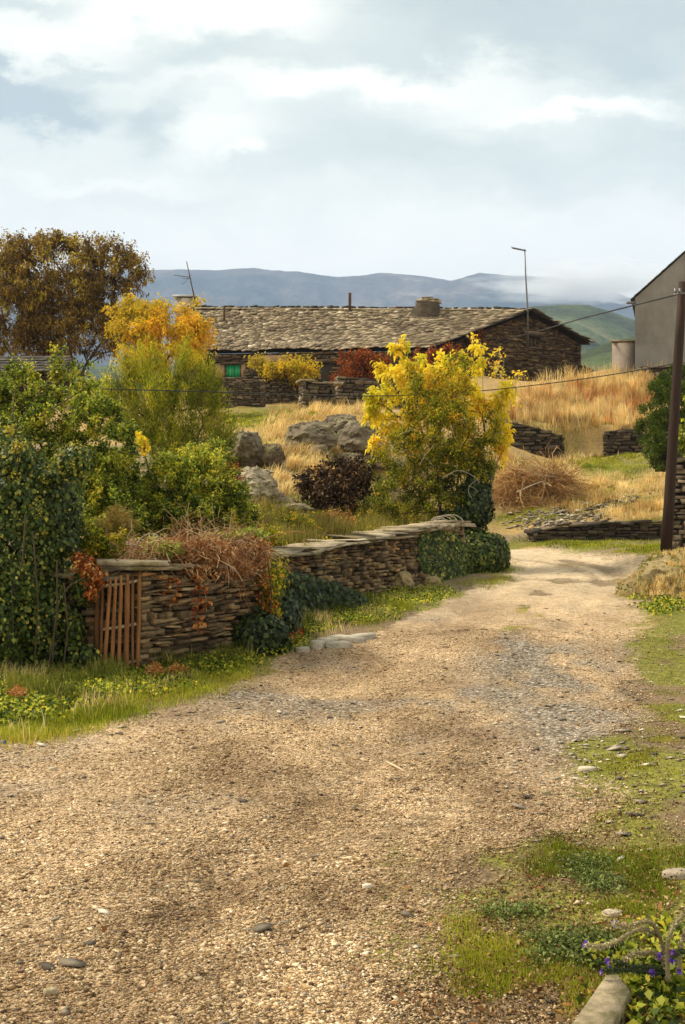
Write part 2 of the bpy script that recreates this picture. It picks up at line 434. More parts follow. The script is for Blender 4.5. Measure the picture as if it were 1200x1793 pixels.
RUTS = []
def rut_field(x, y):
    if not RUTS:
        for pl in ([(800,1012),(880,1014),(960,1016),(1010,1018)], [(885,974),(940,983),(1000,996),(1040,1010),(1052,1022)], [(985,982),(1040,991),(1072,1002),(1080,1013),(1062,1024)], [(1020,1075),(960,1110),(900,1160),(820,1230)], [(960,1330),(800,1420),(600,1480),(300,1560),(0,1640)], [(760,1300),(560,1380),(300,1440),(0,1540)]):
            g, m_ = ray_ground([a for a, b in pl], [b for a, b in pl]); RUTS.append(g[:, :2])
    best = np.full(np.shape(x), 9.0)
    for q in RUTS:
        for a, b in zip(q[:-1], q[1:]):
            far_ = a[1] > 20
            wx, wy = (.28, .55) if far_ else (.2, .2)
            A = a/[wx, wy]; B = b/[wx, wy]; X = x/wx; Y = y/wy; d = B-A; t = np.clip(((X-A[0])*d[0]+(Y-A[1])*d[1])/(d@d), 0, 1)
            best = np.minimum(best, np.hypot(X-A[0]-t*d[0], Y-A[1]-t*d[1]))
    nz = fbm(x*1.7, y*1.1, 3, 78); return np.exp(-best**2)*np.clip(np.where(y > 20, .55+.7*nz, .2+1.5*nz), 0, 1)
def ground_attrs(x, y):
    rd = road_mask(x, y); c_ = cx_road(y)
    rut = rut_field(x, y)*np.where(y > 20, 1.15, .75); rd = rd*(1-.6*rut)
    # thin worn grass down the middle and right side of the track
    rd = rd*(1-.85*np.exp(-(((x-1.75-.235*(y-14))/.33)**2))*sstep(14, 17, y)*(1-sstep(25, 30, y))*sstep(.4, .55, fbm(x*2, y, 4, 33)))
    sl = np.exp(-(((x-2.1)/.8)**2+((y-13.2)/3.0)**2))*sstep(.35, .62, fbm(x*2.4, y*.9, 4, 14))*1.3 + .95*np.exp(-(((x-.1)/1.6)**2+((y-11.3)/2.2)**2))*sstep(.42, .6, fbm(x*1.7+5, y*1.2, 4, 15)) \
        + .6*np.exp(-(((x-.8)/.7)**2+((y-18.5)/1.2)**2)) + .45*sstep(.62, .75, fbm(x*.9, y*.7, 4, 16)) + .8*np.exp(-(((x-1.6)/.5)**2+((y-8.8)/1.6)**2))
    return {'road': rd, 'green': green_mask(x, y), 'dirt': np.clip(dirt_mask(x, y)*np.where(y < 36, .95, .35)+1.6*rut, 0, 1.4), 'slate': np.clip(sl, 0, 1), 'far': sstep(14, 26, y)*.7}

def build_ground():
    t = np.geomspace(1.0, 40.0, 640); t = (t-1)/39.0
    ys = -4 + t*(80+4)
    ys = np.concatenate([ys, [90, 110, 150, 220, 400, 900, 2500, 7000]])
    s = np.linspace(-1, 1, 440); s = np.sign(s)*(np.abs(s)**1.15)
    Y, S = np.meshgrid(ys, s, indexing='ij')
    X = S*(np.maximum(Y, 0)*.62 + 4.5)
    Z = H(X, np.minimum(Y, 80))
    Z = np.where(Y > 80, Z - (Y-80)*.02, Z)
    Z = np.where(Y > 110, np.minimum(Z, 2) - 2, Z)
    # keep the ground under the gravel track a little lower
    V = np.stack([X, Y, Z], -1).reshape(-1, 3)
    n, k = X.shape
    i = np.arange(n-1)[:, None]*k + np.arange(k-1)[None, :]
    f = np.stack([i, i+1, i+k+1, i+k], -1).reshape(-1, 4)
    a = ground_attrs(V[:, 0], V[:, 1])
    o = make('ground', V, [f], M['ground'], smooth=True, attrs=a)
    tag(o, 'grassy verges and dry hillside around the gravel track', kind='structure')
    # gravel road: its own sheet 4 mm above
    rm = a['road'].reshape(n, k)
    keep = (rm[:-1, :-1] > .32) & (rm[1:, :-1] > .32) & (rm[:-1, 1:] > .32) & (rm[1:, 1:] > .32) & (Y[:-1, :-1] < 36)
    fr = f.reshape(n-1, k-1, 4)[keep]
    used, inv = np.unique(fr.ravel(), return_inverse=True)
    Vr = V[used].copy(); Vr[:, 2] += .004
    ar = {q: w[used] for q, w in a.items()}
    o = make('gravel_road', Vr, [inv.reshape(-1, 4)], M['ground'], smooth=True, attrs=ar)
    tag(o, 'pale gravel village track curving left past the ivy wall', kind='structure')
build_ground()

# ---------------------------------------------------------------- gravel pebbles in the near track (stuff)
def pebbles(name, pts, size, mat, label, flat=.5, lift=.25):
    n = len(pts)
    base = np.array([[1,0,0],[.35,.9,.1],[-.8,.6,0],[-.95,-.45,.1],[.2,-1,0],[.15,.1,.9],[-.1,0,-.8]], float)
    a = RNG.uniform(0, 2*np.pi, n); ca, sa = np.cos(a), np.sin(a)
    sc = np.asarray(size)[:, None, None]*np.stack([RNG.uniform(.7,1.2,n), RNG.uniform(.45,.95,n), RNG.uniform(.6,1.2,n)*flat], 1)[:, None, :]
    v = (base[None]+RNG.uniform(-.22, .22, (n, 7, 3)))*sc*.5
    x = v[..., 0]*ca[:, None]-v[..., 1]*sa[:, None]; y = v[..., 0]*sa[:, None]+v[..., 1]*ca[:, None]
    tl = RNG.uniform(-.35, .35, (n, 1))
    z = v[..., 2] + x*tl
    V = np.stack([x, y, z], -1) + pts[:, None, :]
    V[..., 2] += (np.asarray(size)*flat*lift)[:, None]
    f = []
    for i in range(5):
        f.append((i, (i+1) % 5, 5)); f.append(((i+1) % 5, i, 6))
    f = np.array(f)[None] + (np.arange(n)*7)[:, None, None]
    o = make(name, V.reshape(-1, 3), [f.reshape(-1, 3)], mat, rnd=np.repeat(RNG.random(n), 10))
    if label: tag(o, label, kind='stuff')
    return o
M['pebble'] = stone_mat('gravel_pebbles', [(0, (.06,.035,.018)), (.17, (.27,.17,.085)), (.45, (.5,.35,.2)), (.78, (.8,.63,.42)), (.93, (.98,.87,.7)), (.96, (.2,.18,.16)), (1, (.36,.33,.3))], 60, bump=.3, stain=.2, dust=True)
def near_pts(n, y0, y1, pw=1.0, xl=-.31, xr=.31):
    # density falls with distance so that stones stay about evenly spaced to the eye
    u = RNG.random(n); y = 1/(1/y0 + u*(1/y1-1/y0))
    x = RNG.uniform(xl, xr, n)*y
    return x, y
x, y = near_pts(560000, 3.4, 16)
rm = road_mask(x, y); k = RNG.random(len(x)) < (rm*.9+.06)*(1-.75*rut_field(x, y))*(1-.6*ground_attrs(x, y)['slate'])
dens = sstep(.25, .5, fbm(x*1.2+3, y*.7, 4, 41)); k &= RNG.random(len(x)) < (.35+.65*dens)
x = x[k]; y = y[k]
sz = RNG.lognormal(math.log(.0088), .48, len(x)); sz = np.clip(sz, .004, .05)*(1+.05*(y-4))
pebbles('gravel', np.stack([x, y, H(x, y)+.004], 1), sz, M['pebble'], 'tan and grey loose gravel strewn over the track', lift=.12)
M['slatechip'] = stone_mat('slate_chips', [(0, (.09,.07,.05)), (.5, (.26,.21,.155)), (.85, (.46,.39,.3)), (1, (.74,.67,.57))], 40, bump=.3, stain=.2)
# flat slate chips, along the right of the track and in the grey patch
x, y = near_pts(9000, 4, 26)
w = np.exp(-((x-2.0-.06*(y-9))/.75)**2)*sstep(6, 8, y) + 1.3*ground_attrs(x, y)['slate'] + .03
k = RNG.random(len(x)) < w*.45
x = x[k]; y = y[k]
pebbles('slate_chips', np.stack([x, y, H(x, y)+.004], 1), np.clip(RNG.lognormal(math.log(.042), .5, len(x)), .015, .14), M['slatechip'], 'thin grey slate chips scattered over the worn right side', flat=.16, lift=.35)

# ---------------------------------------------------------------- leaves and grass
def rand_dirs(n, up=0.0):
    v = RNG.normal(size=(n, 3)); v[:, 2] += up; return v/np.linalg.norm(v, axis=1)[:, None]
def leaf_quads(c, d, nrm, L, W, fold=.18, droop=0):
    """rhombic folded leaves: c base point, d direction, nrm approx normal"""
    d = d/np.linalg.norm(d, axis=1)[:, None]
    s = np.cross(d, nrm); s /= np.linalg.norm(s, axis=1)[:, None]+1e-9
    nn = np.cross(s, d)
    L = np.broadcast_to(L, len(c))[:, None]; W = np.broadcast_to(W, len(c))[:, None]
    a = c; b = c+d*L*.45+s*W*.5+nn*L*fold; e = c+d*L*.45-s*W*.5+nn*L*fold; t = c+d*L - np.array([0,0,1.0])*L*droop
    V = np.stack([a, b, t, e], 1).reshape(-1, 3)
    f = np.arange(len(c)*4).reshape(-1, 4)
    return V, f
def leaf_obj(name, c, d, nrm, L, W, mat, rnd, parent=None, fold=.18, droop=.1):
    V, f = leaf_quads(c, d, nrm, L, W, fold, droop)
    return make(name, V, [f], mat, rnd, parent)

def blades(name, pts, h, w, mat, lean=.35, rnd=None, parent=None, curve=.35, wind=(0, 0)):
    n = len(pts); a = RNG.uniform(0, 2*np.pi, n); h = np.broadcast_to(h, n); w = np.broadcast_to(w, n)
    dx, dy = np.cos(a), np.sin(a)
    l = RNG.uniform(0, lean, n)*h
    lx = RNG.normal(0, 1, n)*l + wind[0]*h; ly = RNG.normal(0, 1, n)*l + wind[1]*h
    b0 = pts + np.stack([-dx*w/2, -dy*w/2, -.02*np.ones(n)], 1); b1 = pts + np.stack([dx*w/2, dy*w/2, -.02*np.ones(n)], 1)
    m = pts + np.stack([lx*.35, ly*.35, h*.55], 1)
    m0 = m - np.stack([dx*w*.35, dy*w*.35, 0*w], 1); m1 = m + np.stack([dx*w*.35, dy*w*.35, 0*w], 1)
    t = pts + np.stack([lx, ly, h*(1-curve*np.minimum(1, (lx**2+ly**2)/(h*h+1e-9)))], 1)
    V = np.stack([b0, b1, m1, m0, t], 1).reshape(-1, 3)
    i = np.arange(n)*5
    f4 = np.stack([i, i+1, i+2, i+3], 1); f3 = np.stack([i+3, i+2, i+4], 1)
    if rnd is None: rnd = RNG.random(n)
    return make(name, V, [f4, f3], mat, np.concatenate([rnd, rnd]), parent)

M['grass'] = leaf_mat('verge_grass', [(0, (.1,.13,.01)), (.5, (.28,.31,.02)), (.85, (.5,.47,.04)), (1, (.6,.45,.1))], .5, .6, .2)
M['grassdark'] = leaf_mat('dark_weed_grass', [(0, (.04,.06,.008)), (.6, (.13,.155,.015)), (1, (.3,.27,.05))], .45, .6, .2)  # darker green blades for the taller weeds at the wall foot
M['gold'] = leaf_mat('golden_dry_grass', [(0, (.34,.17,.04)), (.3, (.6,.41,.14)), (.75, (.86,.66,.3)), (1, (.96,.82,.46))], .45, .7, .15, .3)
M['straw'] = leaf_mat('orange_bracken', [(0, (.22,.07,.015)), (.5, (.5,.2,.05)), (1, (.72,.42,.17))], .2, .7, .15, .3)
M['olive'] = leaf_mat('olive_weeds', [(0, (.08,.06,.015)), (.4, (.19,.16,.03)), (.8, (.32,.27,.05)), (1, (.5,.33,.09))], .35, .6, .2)
M['olivegreen'] = leaf_mat('olive_green_leaves', [(0, (.03,.035,.004)), (.35, (.14,.17,.008)), (.72, (.4,.38,.018)), (.9, (.75,.54,.03)), (1, (.9,.46,.03))], .45, .5, .3)

# ---------------------------------------------------------------- generic tree
def crown_points(blobs, n, shell=.55):
    """cluster centres in a union of ellipsoids (centre, radii); biased to the outside"""
    vol = np.array([np.prod(b[1])**.8 for b in blobs]); cnt = RNG.multinomial(n, vol/vol.sum()); out = []
    for (c, r), k in zip(blobs, cnt):
        d = rand_dirs(k); rr = RNG.random(k)**(1/3)
        rr = np.where(RNG.random(k) < shell, RNG.uniform(.7, 1.0, k), rr)
        out.append(np.asarray(c)+d*rr[:, None]*np.asarray(r))
    return np.vstack(out)
def skeleton(base, tops, centers, r_tip=.006, jitter=.1, pipe=2.3, bend=.15):
    """grow limbs from the trunk line(s) to every cluster centre; returns MB of tubes"""
    nodes = [np.asarray(base, float)]; par = [-1]
    for line in tops:
        prev = 0
        for q in line:
            nodes.append(np.asarray(q, float)); par.append(prev); prev = len(nodes)-1
    b = nodes[0]; dist = [0.0]
    for i in range(1, len(nodes)): dist.append(dist[par[i]]+np.linalg.norm(nodes[i]-nodes[par[i]]))
    order = np.argsort(np.linalg.norm(centers-b, axis=1))
    tips = []
    for k in order:
        c = centers[k]; A = np.array(nodes); D = np.linalg.norm(A-c, axis=1)
        cost = D + .25*np.array(dist); cost[0] += 1e3
        # prefer parents lower than the child
        cost += np.where(A[:, 2] > c[2]+.05, D*.6, 0)
        j = int(np.argmin(cost)); L = D[j]
        prev = j; steps = max(1, int(L/ (.35*max(.3, np.linalg.norm(c-b)*.35))))
        steps = min(steps, 4)
        off = RNG.normal(0, 1, 3)*L*bend
        for s in range(1, steps+1):
            t = s/steps; q = A[j]*(1-t)+c*t + off*math.sin(math.pi*t)
            if s < steps: q = q + RNG.normal(0, 1, 3)*L*jitter*.3
            nodes.append(q); par.append(prev); dist.append(dist[prev]+np.linalg.norm(q-nodes[prev])); prev = len(nodes)-1
        tips.append(prev)
    n = len(nodes); acc = np.zeros(n)
    kids = np.zeros(n, int)
    for i in range(n-1, 0, -1):
        if acc[i] == 0: acc[i] = r_tip**pipe
        acc[par[i]] += acc[i]
    rad = acc**(1/pipe)
    mb = MB()
    for i in range(1, n):
        mb.tube([nodes[par[i]], nodes[i]], [min(rad[par[i]], rad[i]*1.35), rad[i]], 5 if rad[i] > .012 else 4, cap=False)
    return mb
def tree(name, label, cat, base, trunk, blobs, nclust, nleaf, cr, L, W, leafmat, barkmat=None, up=.3, r_tip=.006, group=None, crown_name='crown', shell=.55, droop=.15, twigs=True, hue=None, tone=.35, stem='trunk'):
    root = empty(name, tuple(base), label, cat, group)
    C = crown_points(blobs, nclust, shell)
    mb = skeleton(base, trunk, C, r_tip)
    # twigs reaching through each cluster
    cl = RNG.integers(0, len(C), nleaf)
    ctone = RNG.normal(0, tone*.5, len(C))
    tw_n = 4
    tdir = rand_dirs(len(C)*tw_n, up).reshape(len(C), tw_n, 3)
    tlen = cr*RNG.uniform(.7, 1.5, (len(C), tw_n))
    if twigs:
        for i in range(len(C)):
            for j in range(tw_n):
                mb.tube([C[i], C[i]+tdir[i, j]*tlen[i, j]], [r_tip*.7, r_tip*.3], 3, cap=False)
    mb.build(stem, barkmat or M['bark'], root)
    tj = RNG.integers(0, tw_n, nleaf); t = RNG.random(nleaf)**.7
    ax = tdir[cl, tj]
    c = C[cl] + ax*(tlen[cl, tj]*t)[:, None] + RNG.normal(0, 1, (nleaf, 3))*cr*.22
    d = rand_dirs(nleaf, -.2) + ax*.6
    nrm = rand_dirs(nleaf, 1.4)
    sz = RNG.uniform(.6, 1.25, nleaf)
    rnd = np.clip(RNG.random(nleaf)*.75+.125 + ctone[cl], 0, 1)
    if hue is not None: rnd = np.clip(hue(c, rnd), 0, 1)
    leaf_obj(crown_name, c, d, nrm, L*sz, W*sz, leafmat, rnd, root, droop=droop)
    return root
def blob(px, py, d, rx, ry, rd=None):
    """an ellipsoid of crown at a distance, sized in metres from how wide it shows"""
    return (P(px, py, d), np.array([rx/F*d, (rd if rd else (rx+ry)/2/F*d), ry/F*d]))

# ---------------------------------------------------------------- dry-stone walls
def wall_mesh(path, thick, ch=(.035, .085), sl=(.12, .4), z_off=-.12, holes=(), mat=None, name='stonework', parent=None, proud=.048, both=True, ends=(True, True), gap=.35):
    """path rows (x, y, zbase, ztop); the stones face right of the path direction (towards the camera for a path that runs left to right)"""
    path = np.array(path, float)
    seg = np.linalg.norm(np.diff(path[:, :2], axis=0), axis=1); S = np.concatenate([[0], np.cumsum(seg)]); tot = S[-1]
    def at(s):
        return np.array([np.interp(s, S, path[:, k]) for k in range(4)])
    def nrm(s):
        i = min(max(np.searchsorted(S, s, side='right')-1, 0), len(seg)-1)
        t = (path[i+1, :2]-path[i, :2])/seg[i]; return np.array([t[0], t[1], 0]), np.array([t[1], -t[0], 0])
    mb = MB()
    zmin = path[:, 2].min()+z_off; zmax = path[:, 3].max()
    def stone(c, T, Nn, w, h, dep, r):
        # 12 vertices: back ring, full ring, inset front ring
        j = lambda a: RNG.uniform(-a, a)
        vs = []
        q = [(-1,-1),(1,-1),(1,1),(-1,1)]
        jj = [(j(.09)*w, j(.24)*h) for _ in q]; tl = j(.09); T = T+np.array([0, 0, tl])
        for depth, ins in ((-dep, .0), (-.012, 0), (0.0, 1)):
            for (a, b), (e, g) in zip(q, jj):
                ix = min(.006, w*.06)*ins; iz = min(.005, h*.12)*ins
                vs.append(c + T*(a*(w/2-ix)+e) + np.array([0, 0, 1])*(b*(h/2-iz)+g) + Nn*(depth + (j(.014) if ins else 0)))
        f = []
        for k in (0, 4):
            for i in range(4):
                f.append((k+i, k+(i+1) % 4, k+4+(i+1) % 4, k+4+i))
        f.append((8, 9, 10, 11))
        mb.add(vs, f, r=r)
    z = zmin
    while z < zmax:
        h = RNG.uniform(*ch)*(1.5 if RNG.random() < .08 else 1)
        for side in ((1, -1) if both else (1,)):
            s = RNG.uniform(-.1, 0)
            while s < tot:
                w = RNG.uniform(*sl)*(1 if RNG.random() < .8 else .5)
                sc = s+w/2
                if sc <= tot+.02:
                    a = at(min(max(sc, 0), tot)); T, Nn = nrm(min(sc, tot-1e-4))
                    hh = h*RNG.uniform(.6, 1.0)
                    if z > a[2]+z_off-h and z+h*.6 < a[3] and not any(u0 < sc < u1 and v0 < z+h/2 < v1 for u0, u1, v0, v1 in holes):
                        off = side*thick/2 + side*RNG.uniform(-proud, proud)
                        c = np.array([a[0], a[1], min(z+h/2, a[3]-hh/2)+RNG.uniform(-.15,.15)*h]) + Nn*off
                        rr = np.clip(RNG.beta(1.6, 1.9), 0, 1)
                        ww = min(w, 2*(tot-sc)+.06, 2*sc+.06)
                        if ww > .03:
                            stone(c, T*side, Nn*side, ww*RNG.uniform(.8, .98), hh, min(.14, thick*.4), rr)
                s += w
        for e, on in ((0.0, ends[0]), (tot, ends[1])):
            if not on: continue
            a = at(e); T, Nn = nrm(min(max(e, 1e-4), tot-1e-4)); sg = -1 if e == 0 else 1
            if z > a[2]+z_off-h and z+h*.6 < a[3]:
                u = -thick/2
                while u < thick/2-.03:
                    w = min(RNG.uniform(.15, .45), thick/2-u)
                    c = np.array([a[0], a[1], min(z+h/2, a[3]-h/2)]) + T*sg*RNG.uniform(0, proud) + Nn*(u+w/2)*(1)
                    stone(c, Nn*(-sg)*-1 if False else Nn*sg*(-1)*(-1), T*sg, w*.95, h*RNG.uniform(.75, 1), .12, RNG.beta(1.6, 1.9))
                    u += w
        z += h
    o = mb.build(name, mat or M['wallstone'], parent)
    # dark rubble core
    cb = MB(); thick = thick-.07
    K = max(2, int(tot/.4)); 
    ss = np.linspace(.04, tot-.04, K)
    Vt = []
    for s in ss:
        a = at(s); T, Nn = nrm(s); hw = thick/2-.045
        zt = a[3]-.03
        c = np.array([a[0], a[1], 0.0])
        for sd, zz in ((1, a[2]+z_off), (1, zt), (-1, zt), (-1, a[2]+z_off)):
            q = c+Nn*hw*sd; q[2] = zz; Vt.append(q)
    f = []
    for i in range(K-1):
        ok = True
        for u0, u1, v0, v1 in holes:
            if u0-.2 < (ss[i]+ss[i+1])/2 < u1+.2: ok = ok
        for j in range(4):
            f.append((i*4+j, i*4+(j+1) % 4, (i+1)*4+(j+1) % 4, (i+1)*4+j))
    f.append((0, 3, 2, 1)); f.append(tuple(np.array((0, 1, 2, 3))+(K-1)*4))
    cb.add(Vt, f); cb.build('rubble_core', M['core'], parent)
    return o, at, nrm, tot
def coping(at, nrm, tot, thick, parent, name='coping', mat=None, sl=(.3, .7), t=(.025, .055), over=.06, layers=1, s0=0.0, s1=None, zoff=0):
    mb = MB(); s1 = tot if s1 is None else s1
    for ly in range(layers):
        s = s0-RNG.uniform(0, .1)
        while s < s1:
            w = RNG.uniform(*sl); a = at(min(max(s+w/2, 0), tot)); T, Nn = nrm(min(max(s+w/2, 1e-3), tot-1e-3))
            th = RNG.uniform(*t)
            a0 = at(min(max(s, 0), tot)); a1 = at(min(s+w, tot))
            slope = (a1[3]-a0[3])/max(w, .05)
            ax = np.stack([T+np.array([0, 0, slope+RNG.uniform(-.05, .05)]), -Nn+np.array([0, 0, RNG.uniform(-.06, .1)]), np.array([0, 0, 1.0])])
            dw = thick+over*2*RNG.uniform(.5, 1.3)
            mb.box(np.array([a[0], a[1], a[3]+th/2+ly*.045+zoff]) + Nn*RNG.uniform(-.03, .05), (w*1.06, dw, th), ax, r=RNG.random(), jit=.16)
            s += w*RNG.uniform(.85, 1.02)
    return mb.build(name, mat or M['coping'], parent)

def gz(x, y): return float(H(np.array([x]), np.array([y]))[0])

# front wall with gate pillar
W1 = [(-2.0, 12.62, 0, 1.06), (-1.45, 13.5, .04, 1.04), (-.93, 14.6, .1, .93), (-.98, 16.9, .2, 1.0)]
def off_path(p, d):   # shift a path behind its face
    p = np.array(p, float); T = np.gradient(p[:, :2], axis=0); T /= np.linalg.norm(T, axis=1)[:, None]
    q = p.copy(); q[:, 0] += -T[:, 1]*d; q[:, 1] += T[:, 0]*d; return q
w1 = empty('stone_wall', (-1.5, 13.6, 0), 'dry stone wall of thin brown slates beside the wooden gate, dry vines heaped on top', 'wall')
r1 = wall_mesh(off_path(W1, .24), .48, (.018, .055), (.08, .38), parent=w1)
coping(*r1[1:], .48, w1, sl=(.45, .9), t=(.03, .05), s0=-.05, s1=1.6)
# big slab reaching out over the gate
mb = MB(); mb.box((-2.12, 12.78, 1.135), (.72, .42, .045), np.array([[.97, .2, -.03], [-.2, .97, .02], [.02, 0, 1]]), r=.6, jit=.1); mb.build('coping_slab', M['coping'], w1)
# wall left of the gate
w0 = empty('stone_wall', (-3.4, 12.6, 0), 'dry stone wall left of the wooden gate, mostly swallowed by ivy', 'wall')
r0 = wall_mesh([(-5.6, 12.9, 0, 1.1), (-3.6, 12.86, 0, 1.05), (-2.46, 12.86, 0, .98)], .45, (.04, .08), (.12, .36), parent=w0)
coping(*r0[1:], .45, w0)
# long wall with pale coping slabs
W2 = [(-.93, 17.0, .2, 1.02), (.1, 19.6, .28, 1.14), (1.3, 22.0, .37, 1.29), (2.35, 24.2, .43, 1.38)]
w2 = empty('stone_wall', (.7, 20.8, .3), 'long low dry stone wall capped with pale flat slabs along the track', 'wall')
r2 = wall_mesh(off_path(W2, .26), .52, (.024, .075), (.08, .3), parent=w2)
coping(*r2[1:], .52, w2, sl=(.4, 1.0), t=(.018, .04), over=.1, s1=5.2)
coping(*r2[1:], .52, w2, name='second_coping', sl=(.3, .8), t=(.015, .03), over=.12, s0=.3, s1=6.0, zoff=.04)
coping(*r2[1:], .52, w2, name='rough_capstones', sl=(.2, .6), t=(.03, .07), over=.08, layers=2, s0=5.0)

# ---------------------------------------------------------------- gate
def gate():
    root = empty('wooden_gate', (-2.22, 12.72, 0), 'small weathered wooden picket gate between the two front walls', 'gate')
    x0, x1 = -2.40, -2.02; y0, y1 = 12.5, 12.62
    def pt(t): return x0+(x1-x0)*t, y0+(y1-y0)*t
    n = 7; ws = [.022, .035, .036, .034, .05, .026, .036]
    ts = [.02, .15, .31, .47, .645, .79, .94]; tp = [.98, .99, 1.0, 1.02, 1.03, 1.01, 1.06]
    for i in range(n):
        mb = MB(); a, b = pt(ts[i]); lean = [.01,.04,.03,.015,.01,.0,.015][i]
        z0 = .02+RNG.uniform(0, .04); zt = tp[i]
        m = 8; 
        V = []
        for k in range(m):
            t = k/(m-1); w = ws[i]*(1+RNG.uniform(-.08, .08)); cx = a-lean*.7+lean*1.6*t + RNG.uniform(-.002, .002)
            if k == m-1: w *= .45
            for sx, sy in ((-1,-1),(1,-1),(1,1),(-1,1)):
                V.append((cx+sx*w/2, b+sy*.011-.02, z0+(zt-z0)*t))
        f = [(k*4+j, k*4+(j+1) % 4, (k+1)*4+(j+1) % 4, (k+1)*4+j) for k in range(m-1) for j in range(4)] + [(0,3,2,1), tuple((m-1)*4+q for q in range(4))]
        mb.add(V, f, r=[.2,.75,.7,.8,.55,.05,.6][i])
        o = mb.build('picket', M['gatewood'], root)
        if i == 5: o['label'] = 'grey narrow picket'
    for z, t0, t1 in ((.93, .05, .98), (.5, .0, 1.0), (.13, .0, 1.0)):
        mb = MB(); a = pt(t0); b = pt(t1)
        mb.tube([(a[0], a[1]+.012, z-.02), ((a[0]+b[0])/2, (a[1]+b[1])/2+.012, z), (b[0], b[1]+.012, z+.035)], .017, 6, r=.8)
        mb.build('rail', M['palewood'], root)
    mb = MB(); mb.tube([(-2.47, 12.6, -.05), (-2.455, 12.6, .9)], .028, 7, r=.15); mb.build('post', M['gatewood'], root)
gate()

# ---------------------------------------------------------------- ivy on surfaces
M['ivy'] = leaf_mat('ivy_leaves', [(0, (.01,.02,.004)), (.35, (.035,.06,.008)), (.7, (.08,.115,.016)), (.9, (.2,.22,.04)), (1, (.5,.42,.06))], .25, .4, .45)
M['ivydark'] = leaf_mat('dark_ivy_leaves', [(0, (.006,.012,.003)), (.6, (.025,.042,.009)), (1, (.1,.125,.03))], .1, .4, .45)
M['yellowivy'] = leaf_mat('ivy_flower_heads', [(0, (.2,.17,.02)), (.5, (.42,.36,.05)), (1, (.65,.52,.08))], .3, .6, .2)
def ivy_on(name, label, pts, outn, L, mat, cat='ivy', group=None, stems=None, parent=None, rnd=None):
    n = len(pts)
    d = rand_dirs(n, -.8) ; d -= outn*(d*outn).sum(1)[:, None]*.8
    nr = outn + rand_dirs(n)*.55
    o_par = parent or empty(name, tuple(pts.mean(0)*np.array([1, 1, 0])+np.array([0, 0, pts[:, 2].min()])), label, cat, group)
    sz = RNG.uniform(.6, 1.25, n)
    leaf_obj('leaves', pts, d, nr, L*sz, L*.85*sz, mat, RNG.random(n) if rnd is None else rnd, o_par, fold=-.12, droop=.1)
    if stems is not None:
        mb = MB()
        for s in stems: mb.tube(s, .008, 4, cap=False)
        mb.build('stem', M['bark'], o_par)
    return o_par
def ellipsoid_leaves(blobs, n, jitter=.08, inner=.25, lump=.12, seed=3):
    vol = np.array([(b[1][0]*b[1][2]+b[1][0]*b[1][1]) for b in blobs]); cnt = RNG.multinomial(n, vol/vol.sum()); Ps = []; Ns = []
    for (c, r), k in zip(blobs, cnt):
        d = rand_dirs(k)
        s = 1+lump*np.sin(d[:, 0]*7+seed+d[:, 2]*5)*np.cos(d[:, 1]*6+seed*2)+RNG.normal(0, jitter, k)
        s = np.where(RNG.random(k) < inner, s*RNG.uniform(.55, .95, k), s)
        Ps.append(np.asarray(c)+d*s[:, None]*r); nn = d/np.asarray(r); Ns.append(nn/np.linalg.norm(nn, axis=1)[:, None])
    return np.vstack(Ps), np.vstack(Ns)

# big ivy thicket over the left wall
bl = [blob(35, 960, 12.7, 100, 165, .45), blob(80, 1110, 12.55, 52, 95, .3), blob(-30, 1090, 12.4, 95, 130, .5), blob(95, 905, 12.9, 50, 80, .4), blob(-20, 830, 13.2, 80, 70, .5)]
bl += [blob(RNG.uniform(-40, 150), RNG.uniform(800, 1170), 12.45, RNG.uniform(14, 32), RNG.uniform(14, 34), .16) for _ in range(26)]
p, nn = ellipsoid_leaves(bl, 40000, .11, .3, .22)
k = p[:, 2] > 0.02; p = p[k]; nn = nn[k]
stems = []
for (a, b, c_, d_) in ((20, 1060, 45, 900), (60, 1180, 58, 930), (85, 1170, 100, 980), (10, 1180, 20, 1000), (110, 1180, 112, 1020)):
    stems.append([P(a, b, 12.2), P((a+c_)/2+8, (b+d_)/2, 12.1), P(c_, d_, 12.15)])
iv = ivy_on('ivy_thicket', 'huge dark ivy mass smothering the wall left of the gate', p, nn, .046, M['ivy'], 'ivy', stems=stems)
p2 = p[RNG.integers(0, len(p), 170)]; p2 = p2[(p2[:, 2] > 1.05)]
q = np.repeat(p2, 26, 0); q = q + rand_dirs(len(q))*.045 + np.array([0, -.05, .03])
leaf_obj('flower_heads', q, rand_dirs(len(q), .4), rand_dirs(len(q)), .02, .02, M['yellowivy'], RNG.random(len(q)), iv)

# ivy spilling on the walls
def wall_ivy(name, label, poly, d0, d1, n, L, mat, bulge=.12):
    """leaves climbing the face of the long wall; poly gives the outline (photo corners), depth by wall line"""
    poly = np.array(poly, float); lo = poly.min(0); hi = poly.max(0)
    a = RNG.uniform(lo, hi, (n*3, 2)); a = a[inpoly(a[:, 0], a[:, 1], poly)][:n]
    dd = d0+(d1-d0)*(a[:, 0]-lo[0])/(hi[0]-lo[0]) - RNG.random(len(a))**2*bulge - .03
    X = (a[:, 0]-CX)/F*dd; Z = CH+(CY-a[:, 1])/F*dd
    pts = np.stack([X, dd, Z], 1)
    pts[:, 2] = np.maximum(pts[:, 2], H(pts[:, 0], pts[:, 1])+.02)
    nn = np.tile(np.array([.35, -.85, .35]), (len(a), 1))
    return ivy_on(name, label, pts, nn, L, mat)
wall_ivy('ivy', 'dark ivy draping the far end of the long wall', [(732,930),(770,925),(800,935),(812,960),(815,1005),(790,1030),(745,1005),(735,975)], 22.05, 24.2, 3800, .075, M['ivy'])
